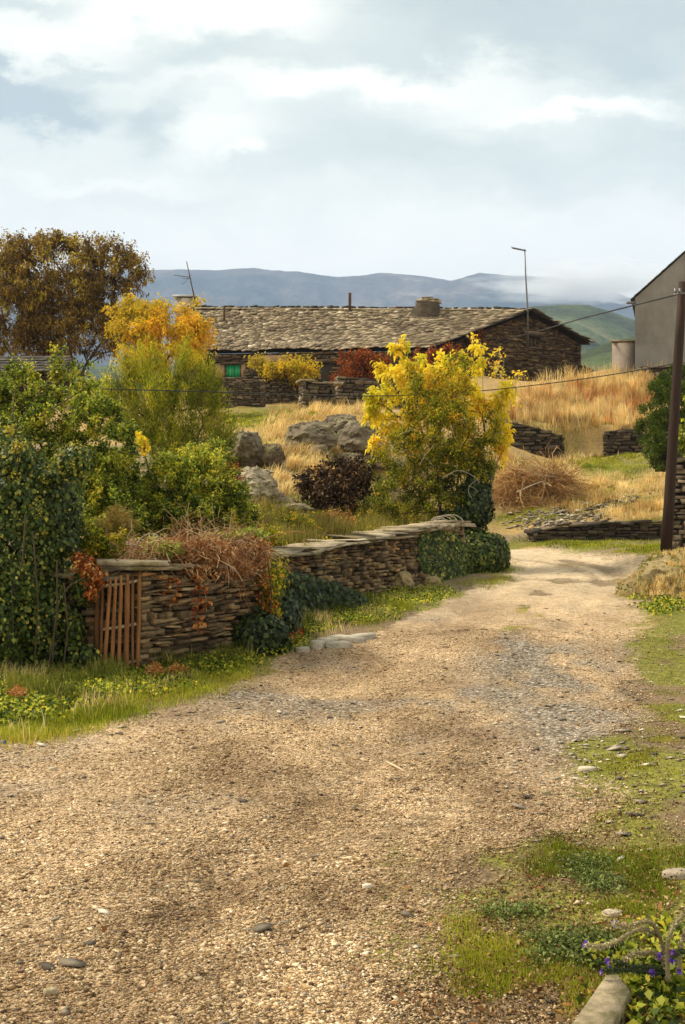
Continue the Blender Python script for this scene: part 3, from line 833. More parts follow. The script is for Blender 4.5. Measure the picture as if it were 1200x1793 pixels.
p, nn = ellipsoid_leaves([blob(835, 975, 25.6, 52, 47, .8), blob(868, 972, 26.3, 24, 36, .6), blob(800, 985, 24.9, 35, 40, .4)], 11000, .05, .2, .05)
k = p[:, 2] > H(p[:, 0], p[:, 1])-.02; ivy_on('ivy_bush', 'rounded ivy clump ending the long wall at the road bend', p[k], nn[k], .075, M['ivy'])
wall_ivy('ivy', 'dark ivy low on the long wall behind the vine heap', [(488,1000),(520,1000),(560,1015),(600,1025),(640,1045),(655,1075),(620,1085),(560,1100),(510,1110),(490,1090),(480,1050)], 16.6, 18.6, 5200, .065, M['ivydark'], .35)
p, nn = ellipsoid_leaves([blob(455, 1115, 14.1, 50, 42, .25), blob(500, 1095, 15.2, 28, 45, .3)], 4200, .08, .3)
ivy_on('ivy', 'dark ivy tuft at the foot of the wall corner', p, nn, .06, M['ivydark'])

# ---------------------------------------------------------------- dry vine heap on the front wall
def tangle(name, label, cat, blobs, n, L, mat, rad=.004, up=0., parent=None, part='stems', curl=.5, flatten=1.0, rnd=None):
    mb = MB(); vol = np.array([np.prod(b[1]) for b in blobs])**.7
    root = parent or empty(name, tuple(blobs[0][0]-np.array([0, 0, blobs[0][1][2]])), label, cat)
    for i in range(n):
        c, r = blobs[RNG.choice(len(blobs), p=vol/vol.sum())]
        q = np.asarray(c)+rand_dirs(1)[0]*r*RNG.random()**.4
        d = rand_dirs(1, up)[0]; d[2] *= flatten; pts = [q]; l = L*RNG.uniform(.4, 1.3)
        for s in range(4):
            d = d+RNG.normal(0, curl, 3); d[2] -= .12; d /= np.linalg.norm(d); pts.append(pts[-1]+d*l/4)
        mb.tube(pts, rad*RNG.uniform(.5, 1.3), 3, r=RNG.random(), cap=False)
    mb.build(part, mat, root); return root
M['vine'] = leaf_mat('dry_vine_stems', [(0, (.13,.055,.022)), (.5, (.34,.17,.075)), (1, (.6,.42,.25))], .0, .8, .15)
M['rustleaf'] = leaf_mat('rusty_dead_leaves', [(0, (.13,.03,.008)), (.5, (.38,.1,.02)), (.85, (.58,.2,.045)), (1, (.6,.38,.15))], .25, .65, .2)
vb = [blob(335, 965, 13.5, 85, 22, .3), blob(420, 962, 14.3, 60, 28, .3), blob(385, 990, 13.8, 65, 22, .12), blob(270, 965, 13.1, 50, 16, .25), blob(235, 975, 13.0, 30, 10, .2)]
vh = tangle('vine_heap', 'heap of rusty dry vines sprawling over the top of the front wall', 'vines', vb+[blob(350, 948, 13.7, 70, 16, .25)], 950, .42, M['vine'], .0042, .0)
M['tanleaf2'] = leaf_mat('tan_dead_fern', [(0, (.16,.05,.015)), (.35, (.42,.15,.04)), (.7, (.6,.31,.11)), (1, (.75,.55,.3))], .25, .65, .2)
C = crown_points([vb[0], vb[1], vb[2], blob(430, 975, 14.3, 40, 30, .2), blob(330, 950, 13.5, 70, 14, .2), blob(340, 1000, 13.2, 55, 12, .05)], 6500, .5)
leaf_obj('leaves', C, rand_dirs(len(C), -.8), rand_dirs(len(C)), RNG.uniform(.03, .09, len(C)), RNG.uniform(.008, .022, len(C)), M['tanleaf2'], RNG.random(len(C)), vh)
C = crown_points([blob(440, 940, 14.5, 32, 14, .2), blob(285, 962, 13.2, 35, 14, .2), blob(390, 942, 14.3, 50, 8, .2)], 1500, .5)
M['tanleaf'] = leaf_mat('tan_dry_leaves', [(0, (.16,.05,.015)), (.35, (.42,.15,.04)), (.7, (.6,.31,.11)), (1, (.75,.55,.3))], .25, .65, .2)
M['lime'] = leaf_mat('lime_leaves', [(0, (.12,.16,.02)), (.5, (.27,.33,.04)), (1, (.5,.48,.09))], .4, .5, .3)
leaf_obj('green_leaves', C, rand_dirs(len(C), .3), rand_dirs(len(C), 1), .06, .035, M['lime'], RNG.random(len(C)), vh)
# bare bramble loops
def strand(mb, pix, r, ds):
    pts = [P(a, b, d) for (a, b), d in zip(pix, ds)]
    # smooth
    pts = np.array(pts); t = np.linspace(0, len(pts)-1, len(pts)*4)
    k = np.stack([np.interp(t, np.arange(len(pts)), pts[:, j]) for j in range(3)], 1)
    for _ in range(3): k[1:-1] = (k[:-2]+k[1:-1]*2+k[2:])/4
    mb.tube(k, r, 5, r=.8, cap=False)
mb = MB()
strand(mb, [(232,975),(240,950),(255,935),(275,935),(285,950)], .006, [13.0]*5)
strand(mb, [(330,965),(380,958),(430,965),(480,990)], .006, [13.6,13.8,14.2,14.8])
strand(mb, [(400,970),(440,985),(470,1000),(490,1030)], .006, [13.9,14.2,14.5,14.9])
strand(mb, [(300,990),(340,1000),(360,1035),(362,1070)], .004, [13.0,13.2,13.3,13.35])
mb.build('long_stems', M['greybark'], vh)
# rusty creeper by the gate
p, nn = ellipsoid_leaves([blob(150, 992, 12.25, 20, 18, .12), blob(168, 1012, 12.3, 18, 16, .1), blob(140, 978, 12.3, 12, 12, .1), blob(160, 1035, 12.3, 10, 16, .1)], 620, .3, .5, .3)
cr = ivy_on('creeper', 'small rust-red creeper leaves just above and left of the gate', p, nn, .045, M['rustleaf'], 'creeper')
mb = MB(); strand(mb, [(150,975),(165,1000),(190,1020),(205,1035)], .005, [12.2]*4); strand(mb, [(150,1010),(120,1025),(100,1060),(95,1110),(92,1160)], .005, [12.1,12.0,12.0,12.0,12.05]); mb.build('stem', M['bark'], cr)
p, nn = ellipsoid_leaves([blob(505, 1125, 14.9, 20, 20, .15), blob(520, 1110, 15.2, 12, 18, .12)], 500, .1, .3)
ivy_on('dead_fern', 'rust brown dead fern fronds at the foot of the wall corner', p, nn, .06, M['rustleaf'], 'fern')

p, nn = ellipsoid_leaves([blob(474, 1035, 14.5, 17, 50, .14), blob(484, 1005, 14.8, 18, 30, .2), blob(468, 1082, 14.4, 20, 25, .15)], 1900, .25, .4, .3)
cr = ivy_on('creeper', 'hanging yellow-green and rusty creeper down the corner of the front wall', p, nn, .045, M['olivegreen'], 'creeper', stems=[[P(470, 990, 14.4), P(476, 1040, 14.3), P(472, 1090, 14.2)], [P(462, 1000, 14.3), P(458, 1060, 14.2), P(464, 1110, 14.1)]])
p, nn = ellipsoid_leaves([blob(462, 1030, 14.2, 12, 50, .08), blob(478, 1075, 14.3, 12, 30, .1), blob(350, 1060, 13.2, 18, 50, .05), blob(300, 1035, 12.9, 20, 30, .05)], 230, .15, .4, .2)
leaf_obj('rusty_leaves', p, rand_dirs(len(p), -.6), nn+rand_dirs(len(p))*.4, .05, .035, M['rustleaf'], RNG.random(len(p)), cr)

# ---------------------------------------------------------------- roadside slabs and loose stones
M['paleslab'] = stone_mat('pale_fallen_slab', [(0, (.2,.17,.135)), (1, (.5,.45,.37))], 20, stain=.45)
def slab(name, px, py, d, w, dp, t, rot, mat, label, cat='stone', group=None, r=.5, tilt=.05):
    gq, m_ = ray_ground([px], [py]); x, y, z = [float(v) for v in gq[0]]
    n = 7; a = np.sort(RNG.uniform(0, 2*np.pi, n)) if False else np.linspace(0, 2*np.pi, n, endpoint=False)+RNG.uniform(-.3, .3, n)
    rr = RNG.uniform(.8, 1.1, n); ca, sa = math.cos(rot), math.sin(rot)
    bx = np.cos(a)*rr*w/2; by = np.sin(a)*rr*dp/2
    X = bx*ca-by*sa; Y = bx*sa+by*ca; Zt = X*RNG.uniform(-tilt, tilt)+Y*RNG.uniform(0, tilt)
    V = np.concatenate([np.stack([X, Y, Zt-t*.3], 1), np.stack([X, Y, Zt+t*.6], 1), np.stack([X*.93, Y*.93, Zt+t], 1)])
    V = V + np.array([x, y, z+.004])
    f = [(k*n+i, k*n+(i+1) % n, (k+1)*n+(i+1) % n, (k+1)*n+i) for k in range(2) for i in range(n)]
    o = make(name, np.vstack([V, V[2*n:].mean(0)]), [np.array(f), np.array([(2*n+i, 2*n+(i+1) % n, 3*n) for i in range(n)])], mat, rnd=np.full(3*n, r))
    # move origin to the stone
    me = o.data; off = Vector((x, y, z)); me.transform(__import__('mathutils').Matrix.Translation(-off)); o.location = off
    return tag(o, label, cat, group)
for i, (px, py, d, w, dp, t, rot) in enumerate([(530,1142,15.0,.2,.16,.04,.3),(556,1136,15.3,.26,.2,.07,1.0),(590,1134,15.4,.42,.3,.05,.2),(606,1124,15.9,.5,.34,.05,-.1),(636,1118,16.2,.4,.3,.04,.25),(575,1128,15.7,.3,.3,.05,.4)]):
    lab = ['smallest grey slab, leftmost of the row lying beside the track', 'chunky pale block second from the left in the roadside slab row', 'long flat slate in the front of the roadside slab row',
           'widest flat slate behind the others in the roadside slab row', 'flat slate at the far right end of the roadside slab row', 'thin slate tucked behind the chunky block in the roadside slab row'][i]
    slab('slate_slab', px, py, d, w*.92, dp*.9, t*1.1+.01, rot, M['paleslab'], lab, 'slab', 'slate slabs beside the track', r=.5+.08*i)
for (px, py, w, rot, r, lab, mt) in [(643,1556,.05,.2,.95,'grey squarish pebble in the middle of the pale gravel','slatechip'), (345,1546,.035,.1,.3,'small dark pebble on the gravel left of centre','slatechip'),
        (1027,1350,.13,.1,.9,'flat bluish slate on the dark edge of the verge','slatechip'), (1185,1535,.15,.3,.7,'grey slate block in the grass at the right edge','slatechip'),
        (1075,1602,.09,.1,.9,'pale buff stone in the grass above the purple flowered plant','coping'), (88,1742,.055,.3,.95,'rounded cream pebble on the gravel, lower left corner','coping'),
        (955,1393,.07,.0,.9,'pale flat pebble where the gravel meets the grass','coping'), (93,1350,.06,0,.8,'pale pebble on the track below the left verge','coping')]:
    d = 1.6/((py-896)/F); slab('stone', px, py, d, w, w*.6, w*(.16 if w > .08 else .32), rot, M[mt], lab, 'stone', r=r)
# thin forked white stick on the gravel
root = empty('stick', tuple(P(692, 1340, 8.1)*np.array([1,1,0])+np.array([0,0,gz(.34,8.1)])), 'pale bleached stick lying on the gravel', 'stick')
mb = MB(); x0 = P(676,1334,8.3); x1 = P(712,1348,7.9); z = gz(.34, 8.1)+.014
mb.tube([(x0[0],8.3,z),(x0[0]*.5+x1[0]*.5,8.1,z+.006),(x1[0],7.95,z)], [.004,.007,.005], 5, r=.9); mb.build('wood', M['palewood'], root)

# boulders at the foot of the long wall and other rocks
def rock(name, label, c, rad, mat, sub=5, rough=.28, seed=0, fl=1.0, cat='rock', strata=0, group=None, sink=0):
    bm = bmesh.new(); bmesh.ops.create_icosphere(bm, subdivisions=sub, radius=1)
    for v in bm.verts:
        p = v.co.copy(); q = p*1.3+Vector((seed*3.1, seed*1.7, seed))
        n = mnoise.fractal(q, 1.0, 2.0, 5); n5 = mnoise.fractal(q*3.7, .8, 2.1, 5)
        cell = mnoise.cell_vector(q*1.6)
        vor = mnoise.voronoi(q*1.5)[0][0]
        s = 1+rough*n+rough*.7*(vor-.4)+.09*n5
        p = p*s
        # planar facets
        for ax, lim in (((.6,-.7,.2), .72), ((-.7,-.5,.5), .75), ((0,-.2,1), .7), ((.9,.1,.4), .8)):
            a = Vector(ax).normalized(); t = p.dot(a)-lim*(1+.12*n)
            if t > 0: p = p-a*t*(.7+.5*n5)
        if strata:
            z = p.z+.3*p.x+.25*n; st = math.floor(z*strata)/strata; f_ = z*strata-math.floor(z*strata); k = 1+.16*(mnoise.noise(Vector((st*9, seed, 2.0+p.x*.6)))); k *= 1-.05*(f_ > .8); p.x *= k; p.y *= k; p.z += .05*f_**3
        v.co = Vector((p.x*rad[0], p.y*rad[1], p.z*rad[2]))
    me = bpy.data.meshes.new(name); bm.to_mesh(me); bm.free()
    a = me.attributes.new('rnd', 'FLOAT', 'FACE'); a.data.foreach_set('value', np.full(len(me.polygons), .5, dtype=np.float32))
    me.polygons.foreach_set('use_smooth', np.ones(len(me.polygons), bool))
    me.materials.append(mat); o = bpy.data.objects.new(name, me); COL.objects.link(o); o.location = tuple(c)
    try: me.set_sharp_from_angle(angle=math.radians(28))
    except Exception: pass
    return tag(o, label, cat, group)
def rk(name, label, px, py, d, rx, ry, mat, **k):
    if d > 23:
        g, m_ = ray_ground([px], [py+ry*.8]); d = float(g[0][1])+.1 if len(g) else d
    return rock(name, label, P(px, py, d), (rx/F*d, k.pop('dep', rx/F*d*.9), ry/F*d), mat, **k)
rk('boulder', 'rounded tan boulder at the foot of the long wall', 706, 1016, 21.2, 19, 18, M['boulder'], seed=1)
rk('boulder', 'second smaller tan boulder between the first and the ivy', 738, 1004, 22.4, 13, 16, M['boulder'], seed=2)
rk('boulder', 'low buff boulder under the ivy at the wall foot', 755, 1018, 22.4, 18, 12, M['boulder'], seed=3)
rk('boulder', 'small grey stone low in the plants by the long wall', 578, 1078, 17.4, 10, 11, M['boulder'], seed=4)
rk('rock', 'tall grey standing rock beside the feathery green shrub', 430, 785, 36, 31, 36, M['rock'], seed=5, dep=.6)
rk('rock', 'round brown rock leaning behind the standing rock', 476, 800, 36.5, 24, 26, M['rockbrown'], seed=6)
rk('rock', 'big pale layered ledge with a stepped sunlit top', 446, 852, 27, 42, 36, M['rockpale'], seed=7, strata=3.2, rough=.3, dep=.7)
rk('rock', 'low shelf of pale rock to the right of the layered ledge', 478, 872, 26.5, 26, 14, M['rockpale'], seed=8, strata=3)
rk('rock', 'flat slab of rock in the grass left of the dark shrub', 515, 888, 26, 34, 8, M['rockpale'], seed=9)
for i, (px, py, d, rx, ry, mt, lab) in enumerate([(545,764,39,50,28,'rock','rounded lichen-green outcrop rock at the left of the hillside boulders'), (598,745,40.5,36,23,'rock','tallest grey hump on top of the hillside boulders'), (632,768,39.5,42,34,'rock','wide grey rock under the hump of the hillside boulders'),
        (560,790,37.5,18,13,'rockbrown','small brown rock below the rounded outcrop rock'), (655,775,39.5,22,24,'rockbrown','dark brown cleft rock at the right of the hillside boulders'), (655,808,35.5,36,15,'rock','low grey rock nearest the yellow tree on the slope'), (610,803,36,26,12,'rockpale','pale broken rock below the hillside boulders'), (690,812,35,22,14,'rockpale','pale streaked rock partly behind the yellow tree'), (512,782,38.5,16,10,'rockbrown','small brown rock at the far left of the outcrop')]):
    rk('rock', lab, px, py, d, rx, ry, M[mt], seed=11+i, rough=.32)
# mossy bank rock at the right
mr = rk('mossy_bank', 'mossy rock bank bulging beside the track under the wooden pole', 1222, 1050, 20.2, 125, 92, M['mossrock'], seed=31, rough=.3, dep=1.3, cat='bank', sub=5)

def on_mesh(o, n, upmin=.1):
    me = o.data; L = np.array(o.location); co = np.empty(len(me.vertices)*3); me.vertices.foreach_get('co', co); co = co.reshape(-1, 3)
    no = np.empty(len(me.vertices)*3); me.vertices.foreach_get('normal', no); no = no.reshape(-1, 3)
    k = np.where(no[:, 2] > upmin)[0]; k = k[RNG.integers(0, len(k), n)]
    return co[k]+L+RNG.normal(0, .02, (n, 3))*np.array([1, 1, .2]), no[k]
q, nq_ = on_mesh(mr, 26000); g = fbm(q[:, 0]*3, q[:, 1]*3+q[:, 2]*2, 4, 81); q = q[g > .38]
tag(blades('bank_grass', q, RNG.uniform(.03, .12, len(q)), .007, M['straw'] if False else M['gold'], .8, wind=(-.3, -.5)), 'matted pale dry grass hanging over the mossy bank', kind='stuff')
q, nq_ = on_mesh(mr, 30000, -.3); g = fbm(q[:, 0]*3+9, q[:, 1]*3+q[:, 2]*2, 4, 83); q = q[g > .36]
tag(leaf_obj('bank_moss', q, rand_dirs(len(q)), rand_dirs(len(q), 1), .03, .016, M['olivegreen'], RNG.random(len(q))*.8), 'olive moss and small leaves on the mossy bank', kind='stuff')

# ---------------------------------------------------------------- utility pole, cables
pl = empty('utility_pole', tuple(P(1167, 974, 25)), 'dark leaning wooden utility pole on the right of the track', 'pole')
mb = MB(); mb.tube([P(1165, 985, 25), P(1172, 880, 25), P(1181, 730, 25), P(1190, 590, 25), P(1196, 494, 25)], [.118, .11, .1, .092, .084], 12, r=.5); mb.build('post', M['polewood'], pl, smooth=True)
mb = MB(); mb.tube([P(1180, 516, 24.9), P(1203, 513, 24.9)], .02, 6); mb.build('bracket', M['metal'], pl)
for px in (1183, 1191):
    mb = MB(); b = P(px, 514, 24.82); mb.tube([b, b+np.array([0, 0, .05]), b+np.array([0, 0, .06]), b+np.array([0,0,.1])], [.02, .035, .025, .03], 8); mb.build('insulator', M['metal'], pl)
def cable(label, pts, r):
    t = np.linspace(0, len(pts)-1, 60); A = np.array([P(*q) for q in pts])
    # Catmull-style smoothing through the points
    K = np.stack([np.interp(t, np.arange(len(pts)), A[:, j]) for j in range(3)], 1)
    for _ in range(14): K[1:-1] = (K[:-2]+2*K[1:-1]+K[2:])/4
    mb = MB(); mb.tube(K, r, 5, cap=False); o = mb.build('power_cable', M['wire'], None); return tag(o, label, 'cable')
cable('upper black cable slung from the pole to the farmhouse gable', [(1183,516,25),(1100,537,33),(1020,557,42),(960,575,50),(905,590,57),(860,602,58.6)], .022)
cable('lower black cable sagging across the view in front of the farmhouse', [(180,681,26),(290,684,26),(400,687,26),(510,691,26),(620,694,26),(715,693,26.5),(800,689,27),(900,679,27),(1000,667,26.5),(1100,652,26),(1184,636,25.1)], .011)
cable('thin black service cable hanging on the pole to the grey house', [(1200,512,25),(1230,500,30),(1290,480,40),(1370,470,50)], .015)

# ---------------------------------------------------------------- farmhouse
C0 = P(745, 607, 56); C0[2] = 8.98
E1 = P(372, 613, 58.4); E2 = P(322, 614, 58.8)
APEX = P(922, 543, 59.4); RL = P(322, 539.5, 63.6)
BK = P(1022, 597, 61.6)
BKL = RL + (BK-APEX)
def house():
    root = empty('stone_farmhouse', tuple(P(745, 695, 56)), 'long low brown stone farmhouse with a grey slate roof and a green shuttered window', 'house')
    g0 = 6.3
    # walls: front path left->right at eaves line, gable path
    fr = [(E2[0]+.1, E2[1]+.3, 6.2, E2[2]-.12), (C0[0]-.25, C0[1]+.25, 6.4, C0[2]-.12)]
    L = math.hypot(fr[1][0]-fr[0][0], fr[1][1]-fr[0][1])
    def s_at(px):  # distance along the front for a column of the photograph
        a = np.array(fr[0][:2]); b = np.array(fr[1][:2]); k = (px-CX)/F
        t = (k*a[1]-a[0])/((b[0]-a[0])-k*(b[1]-a[1])); return t*L, a+(b-a)*t
    s0, q0 = s_at(399); s1, q1 = s_at(424)
    zc = lambda py, d: CH+(CY-py)/F*d
    wz0, wz1 = zc(663, q0[1]), zc(640, q0[1])
    d0, e0 = s_at(552); d1, e1 = s_at(584); dz0, dz1 = 6.3, zc(637, e0[1])
    o, at, nrm, tot = wall_mesh(fr, .5, (.06, .13), (.18, .5), -.6, holes=[(s0-.12, s1+.12, wz0-.1, wz1+.12), (d0-.05, d1+.05, 5, dz1+.05)], mat=M['housestone'], name='wall', parent=root, proud=.03, both=False, ends=(True, False))
    # gable wall: profile rises to the apex
    ga = [(C0[0]-.2, C0[1]+.2), (APEX[0]-.0, APEX[1]), (BK[0]-.12, BK[1])]
    G = [(ga[0][0], ga[0][1], 6.3, C0[2]-.1), (ga[1][0], ga[1][1], 6.6, APEX[2]-.15), (ga[2][0], ga[2][1], 7.2, BK[2]-.12)]
    LG = math.hypot(G[1][0]-G[0][0], G[1][1]-G[0][1])
    k = (935-CX)/F; a = np.array(G[1][:2]); b = np.array(G[2][:2]); t = (k*a[1]-a[0])/((b[0]-a[0])-k*(b[1]-a[1])); sw = LG+t*np.linalg.norm(b-a); qw = a+(b-a)*t
    gz0, gz1 = zc(608, qw[1]), zc(590, qw[1])
    o, at2, nrm2, tot2 = wall_mesh(off_path(G, .25), .5, (.05, .11), (.15, .5), -.6, holes=[(sw-.28, sw+.28, gz0-.02, gz1+.02)], mat=M['housestone'], name='gable_wall', parent=root, proud=.03, both=False)
    # windows
    def opening(c, T, Nn, w, z0, z1, kind):
        fo = MB(); ax = np.stack([T, -Nn, np.array([0, 0, 1.0])]); zc_ = (z0+z1)/2; c = np.array([c[0], c[1], 0.0])
        bk = c+Nn*(.05 if kind != 'gable' else .02)
        if kind == 'main':
            for (du, dz, ww, hh) in ((-w/2-.28, 0, .44, z1-z0+.1), (w/2+.16, 0, .2, z1-z0+.1)):
                pb = MB(); pb.box(c+T*du+np.array([0, 0, zc_+dz])+Nn*.26, (ww, .1, hh), ax, jit=.05); pb.build('render_patch', M['ochre'], root)
        fr_ = MB()
        fr_.box(c+np.array([0, 0, z1+.06])+Nn*.27, (w+.5, .16, .11), ax, jit=.04, r=.3)
        fr_.box(c+np.array([0, 0, z0-.04])+Nn*.29, (w+.34, .16, .07), ax, jit=.04, r=.9)
        for sg in (-1, 1): fr_.box(c+T*sg*(w/2+.02)+np.array([0, 0, zc_])+Nn*.2, (.05, .12, z1-z0), ax, r=.2)
        win = fr_.build('window', M['bark'] if kind != 'gable' else M['darkstone'], root)
        if kind == 'gable':
            gl = MB(); gl.box(c-T*.05+np.array([0, 0, z1+.19])+Nn*.28, (w+.75, .14, .13), ax, jit=.1, r=.3); gl.build('lintel', M['housestone2'], win)
        sh = MB()
        if kind == 'main':
            for i in range(2): sh.box(c+T*(i-.5)*w*.5+np.array([0, 0, zc_])+Nn*.19, (w*.485, .05, z1-z0-.02), ax)
            sh.build('shutter', M['green'], win)
            lp = MB(); lp.box(c+np.array([0,0,z0+.0])+Nn*.32, (w+.2, .1, .03), ax); lp.build('sill', M['coping'], win)
        else:
            for i in range(6): sh.box(c+T*((i+.5)/6-.5)*w+np.array([0, 0, zc_])+Nn*.15, (w/6*.8, .04, z1-z0), ax, r=RNG.random())
            sh.build('shutter', M['paleshutter'], win)
    T, Nn = nrm((s0+s1)/2)
    opening((q0+q1)/2, T, Nn, (s1-s0), wz0, wz1, 'main')
    T2, N2 = nrm2(sw-.01)
    qq = at2(sw)
    opening(qq[:2], T2, N2, .44, gz0, gz1, 'gable')
    # door: dark planks deep in its opening
    T, Nn = nrm((d0+d1)/2); ax = np.stack([T, -Nn, np.array([0, 0, 1.0])]); mid = (e0+e1)/2
    M['doorwood'] = wood_mat('dark_door_wood', (.012,.009,.006), (.04,.028,.018), 12)
    db = MB()
    for i in range(5): db.box(np.array([mid[0], mid[1], (dz0+dz1)/2])+T*((i+.5)/5-.5)*(d1-d0)+Nn*.07, ((d1-d0)/5*.94, .06, dz1-dz0), ax, r=RNG.random())
    dr = db.build('door', M['doorwood'], root)
    lb = MB(); lb.box(np.array([mid[0], mid[1], dz1+.08])+Nn*.27, (d1-d0+.5, .14, .14), ax, jit=.04, r=.2); lb.build('lintel', M['bark'], dr)
    # a rough ochre render field between window and door, under the eaves
    pb = MB(); sa, qa = s_at(442); sb, qb = s_at(505); mm = (qa+qb)/2
    pb.box(np.array([mm[0], mm[1], zc(632, 57.6)])+Nn*.25, (sb-sa, .09, .55), ax, jit=.04); pb.build('render_patch', M['ochre'], root)
    # roof: individual slates on the two slopes
    def patch(A, B, C_, D, rows, cols, mat, name, sag=.12):
        # A,B eave left/right; D,C_ ridge left/right
        mb = MB()
        for i in range(rows):
            v = i/rows; vh = 1.0/rows
            u = RNG.uniform(-.5, 0)/cols
            while u < 1:
                w = RNG.uniform(.55, 1.5)/cols
                uu = min(max(u+w/2, 0), 1); vv = v+vh/2+RNG.uniform(-.25, .25)*vh
                lo = A*(1-uu)+B*uu; hi = D*(1-uu)+C_*uu; c = lo*(1-vv)+hi*vv
                ex = (B-A)*(1-vv)+(C_-D)*vv; ey = hi-lo; le = np.linalg.norm(ex); ly = np.linalg.norm(ey)
                ex = ex/le; ey = ey/ly; nz = np.cross(ex, ey); nz /= np.linalg.norm(nz)
                if nz[2] < 0: nz = -nz
                c = c + np.array([0, 0, -sag*math.sin(math.pi*uu)*math.sin(math.pi*min(vv, 1)) + .07*math.sin(uu*17+vv*3)*.5])
                tilt = RNG.uniform(.06, .17); ey2 = ey-nz*tilt
                ex2 = ex+nz*RNG.uniform(-.05, .05)+ey*RNG.uniform(-.1, .1)
                ww = w*le*1.06; hh = vh*ly*RNG.uniform(1.35, 1.75); th = RNG.uniform(.02, .045)
                if i == 0: c = c - ey*RNG.uniform(.0, .14)
                n = 6; pol = [(-.5,-.38),(-.28,-.52),(.25,-.52),(.5,-.36),(.48,.5),(-.48,.5)]
                V = [];
                pj = [(a+RNG.uniform(-.07,.07), b+RNG.uniform(-.1,.05)) for a, b in pol]
                lift = RNG.uniform(.02, .05)
                for zz in (0, 1):
                    for a, b in pj: V.append(c+ex2*a*ww+ey2*b*hh+nz*(lift+zz*th))
                f4 = [(j, (j+1) % n, (j+1) % n+n, j+n) for j in range(n)] + [(6, 7, 8, 9), (6, 9, 10, 11)]
                mb.add(V, f4, r=float(np.clip(RNG.beta(2, 2.1), 0, 1)))
                u += w*RNG.uniform(.9, 1.0)
        # boarding beneath
        nrm_ = np.cross(B-A, D-A); nrm_ /= np.linalg.norm(nrm_)
        if nrm_[2] < 0: nrm_ = -nrm_
        o = mb.build(name, mat, root)
        ub = MB(); K = 12
        V = []
        for a in range(K+1):
            for b in range(K+1):
                uu, vv = a/K, b/K; lo = A*(1-uu)+B*uu; hi = D*(1-uu)+C_*uu; q = lo*(1-vv)+hi*vv
                V.append(q-nrm_*.06+np.array([0, 0, -sag*math.sin(math.pi*uu)*math.sin(math.pi*vv)-.04]))
        f = [(a*(K+1)+b, (a+1)*(K+1)+b, (a+1)*(K+1)+b+1, a*(K+1)+b+1) for a in range(K) for b in range(K)]
        m2 = len(V); V = V+[q-nrm_*.06 for q in V]; f = f+[tuple(i+m2 for i in q) for q in f]
        ub.add(V, f); ub.build('roof_boards', M['core'], o)
        return o
    ov = np.array([.22, -.1, 0])
    front = patch(E2, C0+ov*.8, APEX+ov*.8, RL, 30, 66, M['slate'], 'roof')
    patch(BKL, BK+ov+np.array([.15, .1, -.05]), APEX+ov*.8, RL, 20, 50, M['slate'], 'rear_roof')
    # ridge stones set on end
    mb = MB(); n = 44
    for i in range(n):
        t = (i+.5+RNG.uniform(-.2, .2))/n; q = RL*(1-t)+APEX*t
        mb.box(q+np.array([0, 0, .05+RNG.uniform(-.03, .03)]), (RNG.uniform(.2, .42), .4, RNG.uniform(.07, .13)), np.array([[.97,-.24,RNG.uniform(-.15,.15)],[.24,.97,0],[0,0,1]]), r=RNG.random(), jit=.2)
    mb.build('ridge_stones', M['darkslate'], front)
    mb = MB(); 
    for i in range(60):
        t = (i+.5)/60; q = RL*(1-t)+APEX*t
        mb.box(q+np.array([0, -.18, .0]), (.36, .3, .04), np.array([[.97,-.24,0],[.24,.9,.35],[0,-.35,.93]]), r=RNG.uniform(.7, 1), jit=.15)
    mb.build('ridge_slates', M['slate'], front)
    # chimney: squat, tapering, slates on top
    c = P(750, 545, 60.2); T = np.array([.97, -.24, 0]); Q = np.array([.24, .97, 0])
    mb = MB(); V = []
    for (hz, wx, wy) in ((-1.0, 1.75, 1.5), (-.35, 1.5, 1.3), (.2, 1.1, 1.0), (.36, 1.05, .95)):
        for sx, sy in ((-1,-1),(-.3,-1.05),(.4,-1.04),(1,-1),(1,1),(-1,1)):
            V.append(c+T*(sx*wx*.5*RNG.uniform(.88,1.08)-.22*(-hz if hz < 0 else 0))+Q*sy*wy*.5*RNG.uniform(.9,1.08)+np.array([0, 0, hz+RNG.uniform(-.05,.05)]))
    f = [(k*6+i, k*6+(i+1) % 6, (k+1)*6+(i+1) % 6, (k+1)*6+i) for k in range(3) for i in range(6)]
    mb.add(V, f, r=.4)
    ch = mb.build('chimney', M['chimney'], front)
    mb = MB()
    for (dx, dz, w, r) in ((0, .45, 1.1, .4), (-.1, .52, .8, .9), (.35, .42, .5, 1.0), (.0, .6, .5, .3), (.42, .5, .3, .8)):
        mb.box(c+T*dx+np.array([0, 0, dz]), (w, .8, .06), np.stack([T, Q, np.array([0, 0, 1.0])]), r=r, jit=.12)
    mb.build('chimney_cap', M['coping'], ch)
    # stove pipes through the roof
    for (px, y0, y1, d, r_) in ((393, 562, 537, 60.5, .05), (613, 545, 515, 61.2, .07)):
        mb = MB(); mb.tube([P(px, y0, d), P(px, y1, d), P(px, y1-2, d)], [r_, r_, r_*1.3], 8); mb.build('flue_pipe', M['rust'], front)
    mb = MB()
    # verge slates along the gable's left slope
    for i in range(40):
        t = (i+.5)/40; q = (C0+ov*.9)*(1-t)+(APEX+ov*.9)*t
        e = (APEX-C0)/np.linalg.norm(APEX-C0); s = np.array([.55, -.8, 0]); s = s/np.linalg.norm(s)
        mb.box(q+np.array([0, 0, -.03]), (.3, .34, .045), np.stack([e, np.array([-.3,.95,0]), np.array([0, 0, 1])]), r=RNG.uniform(.0, .5), jit=.15)
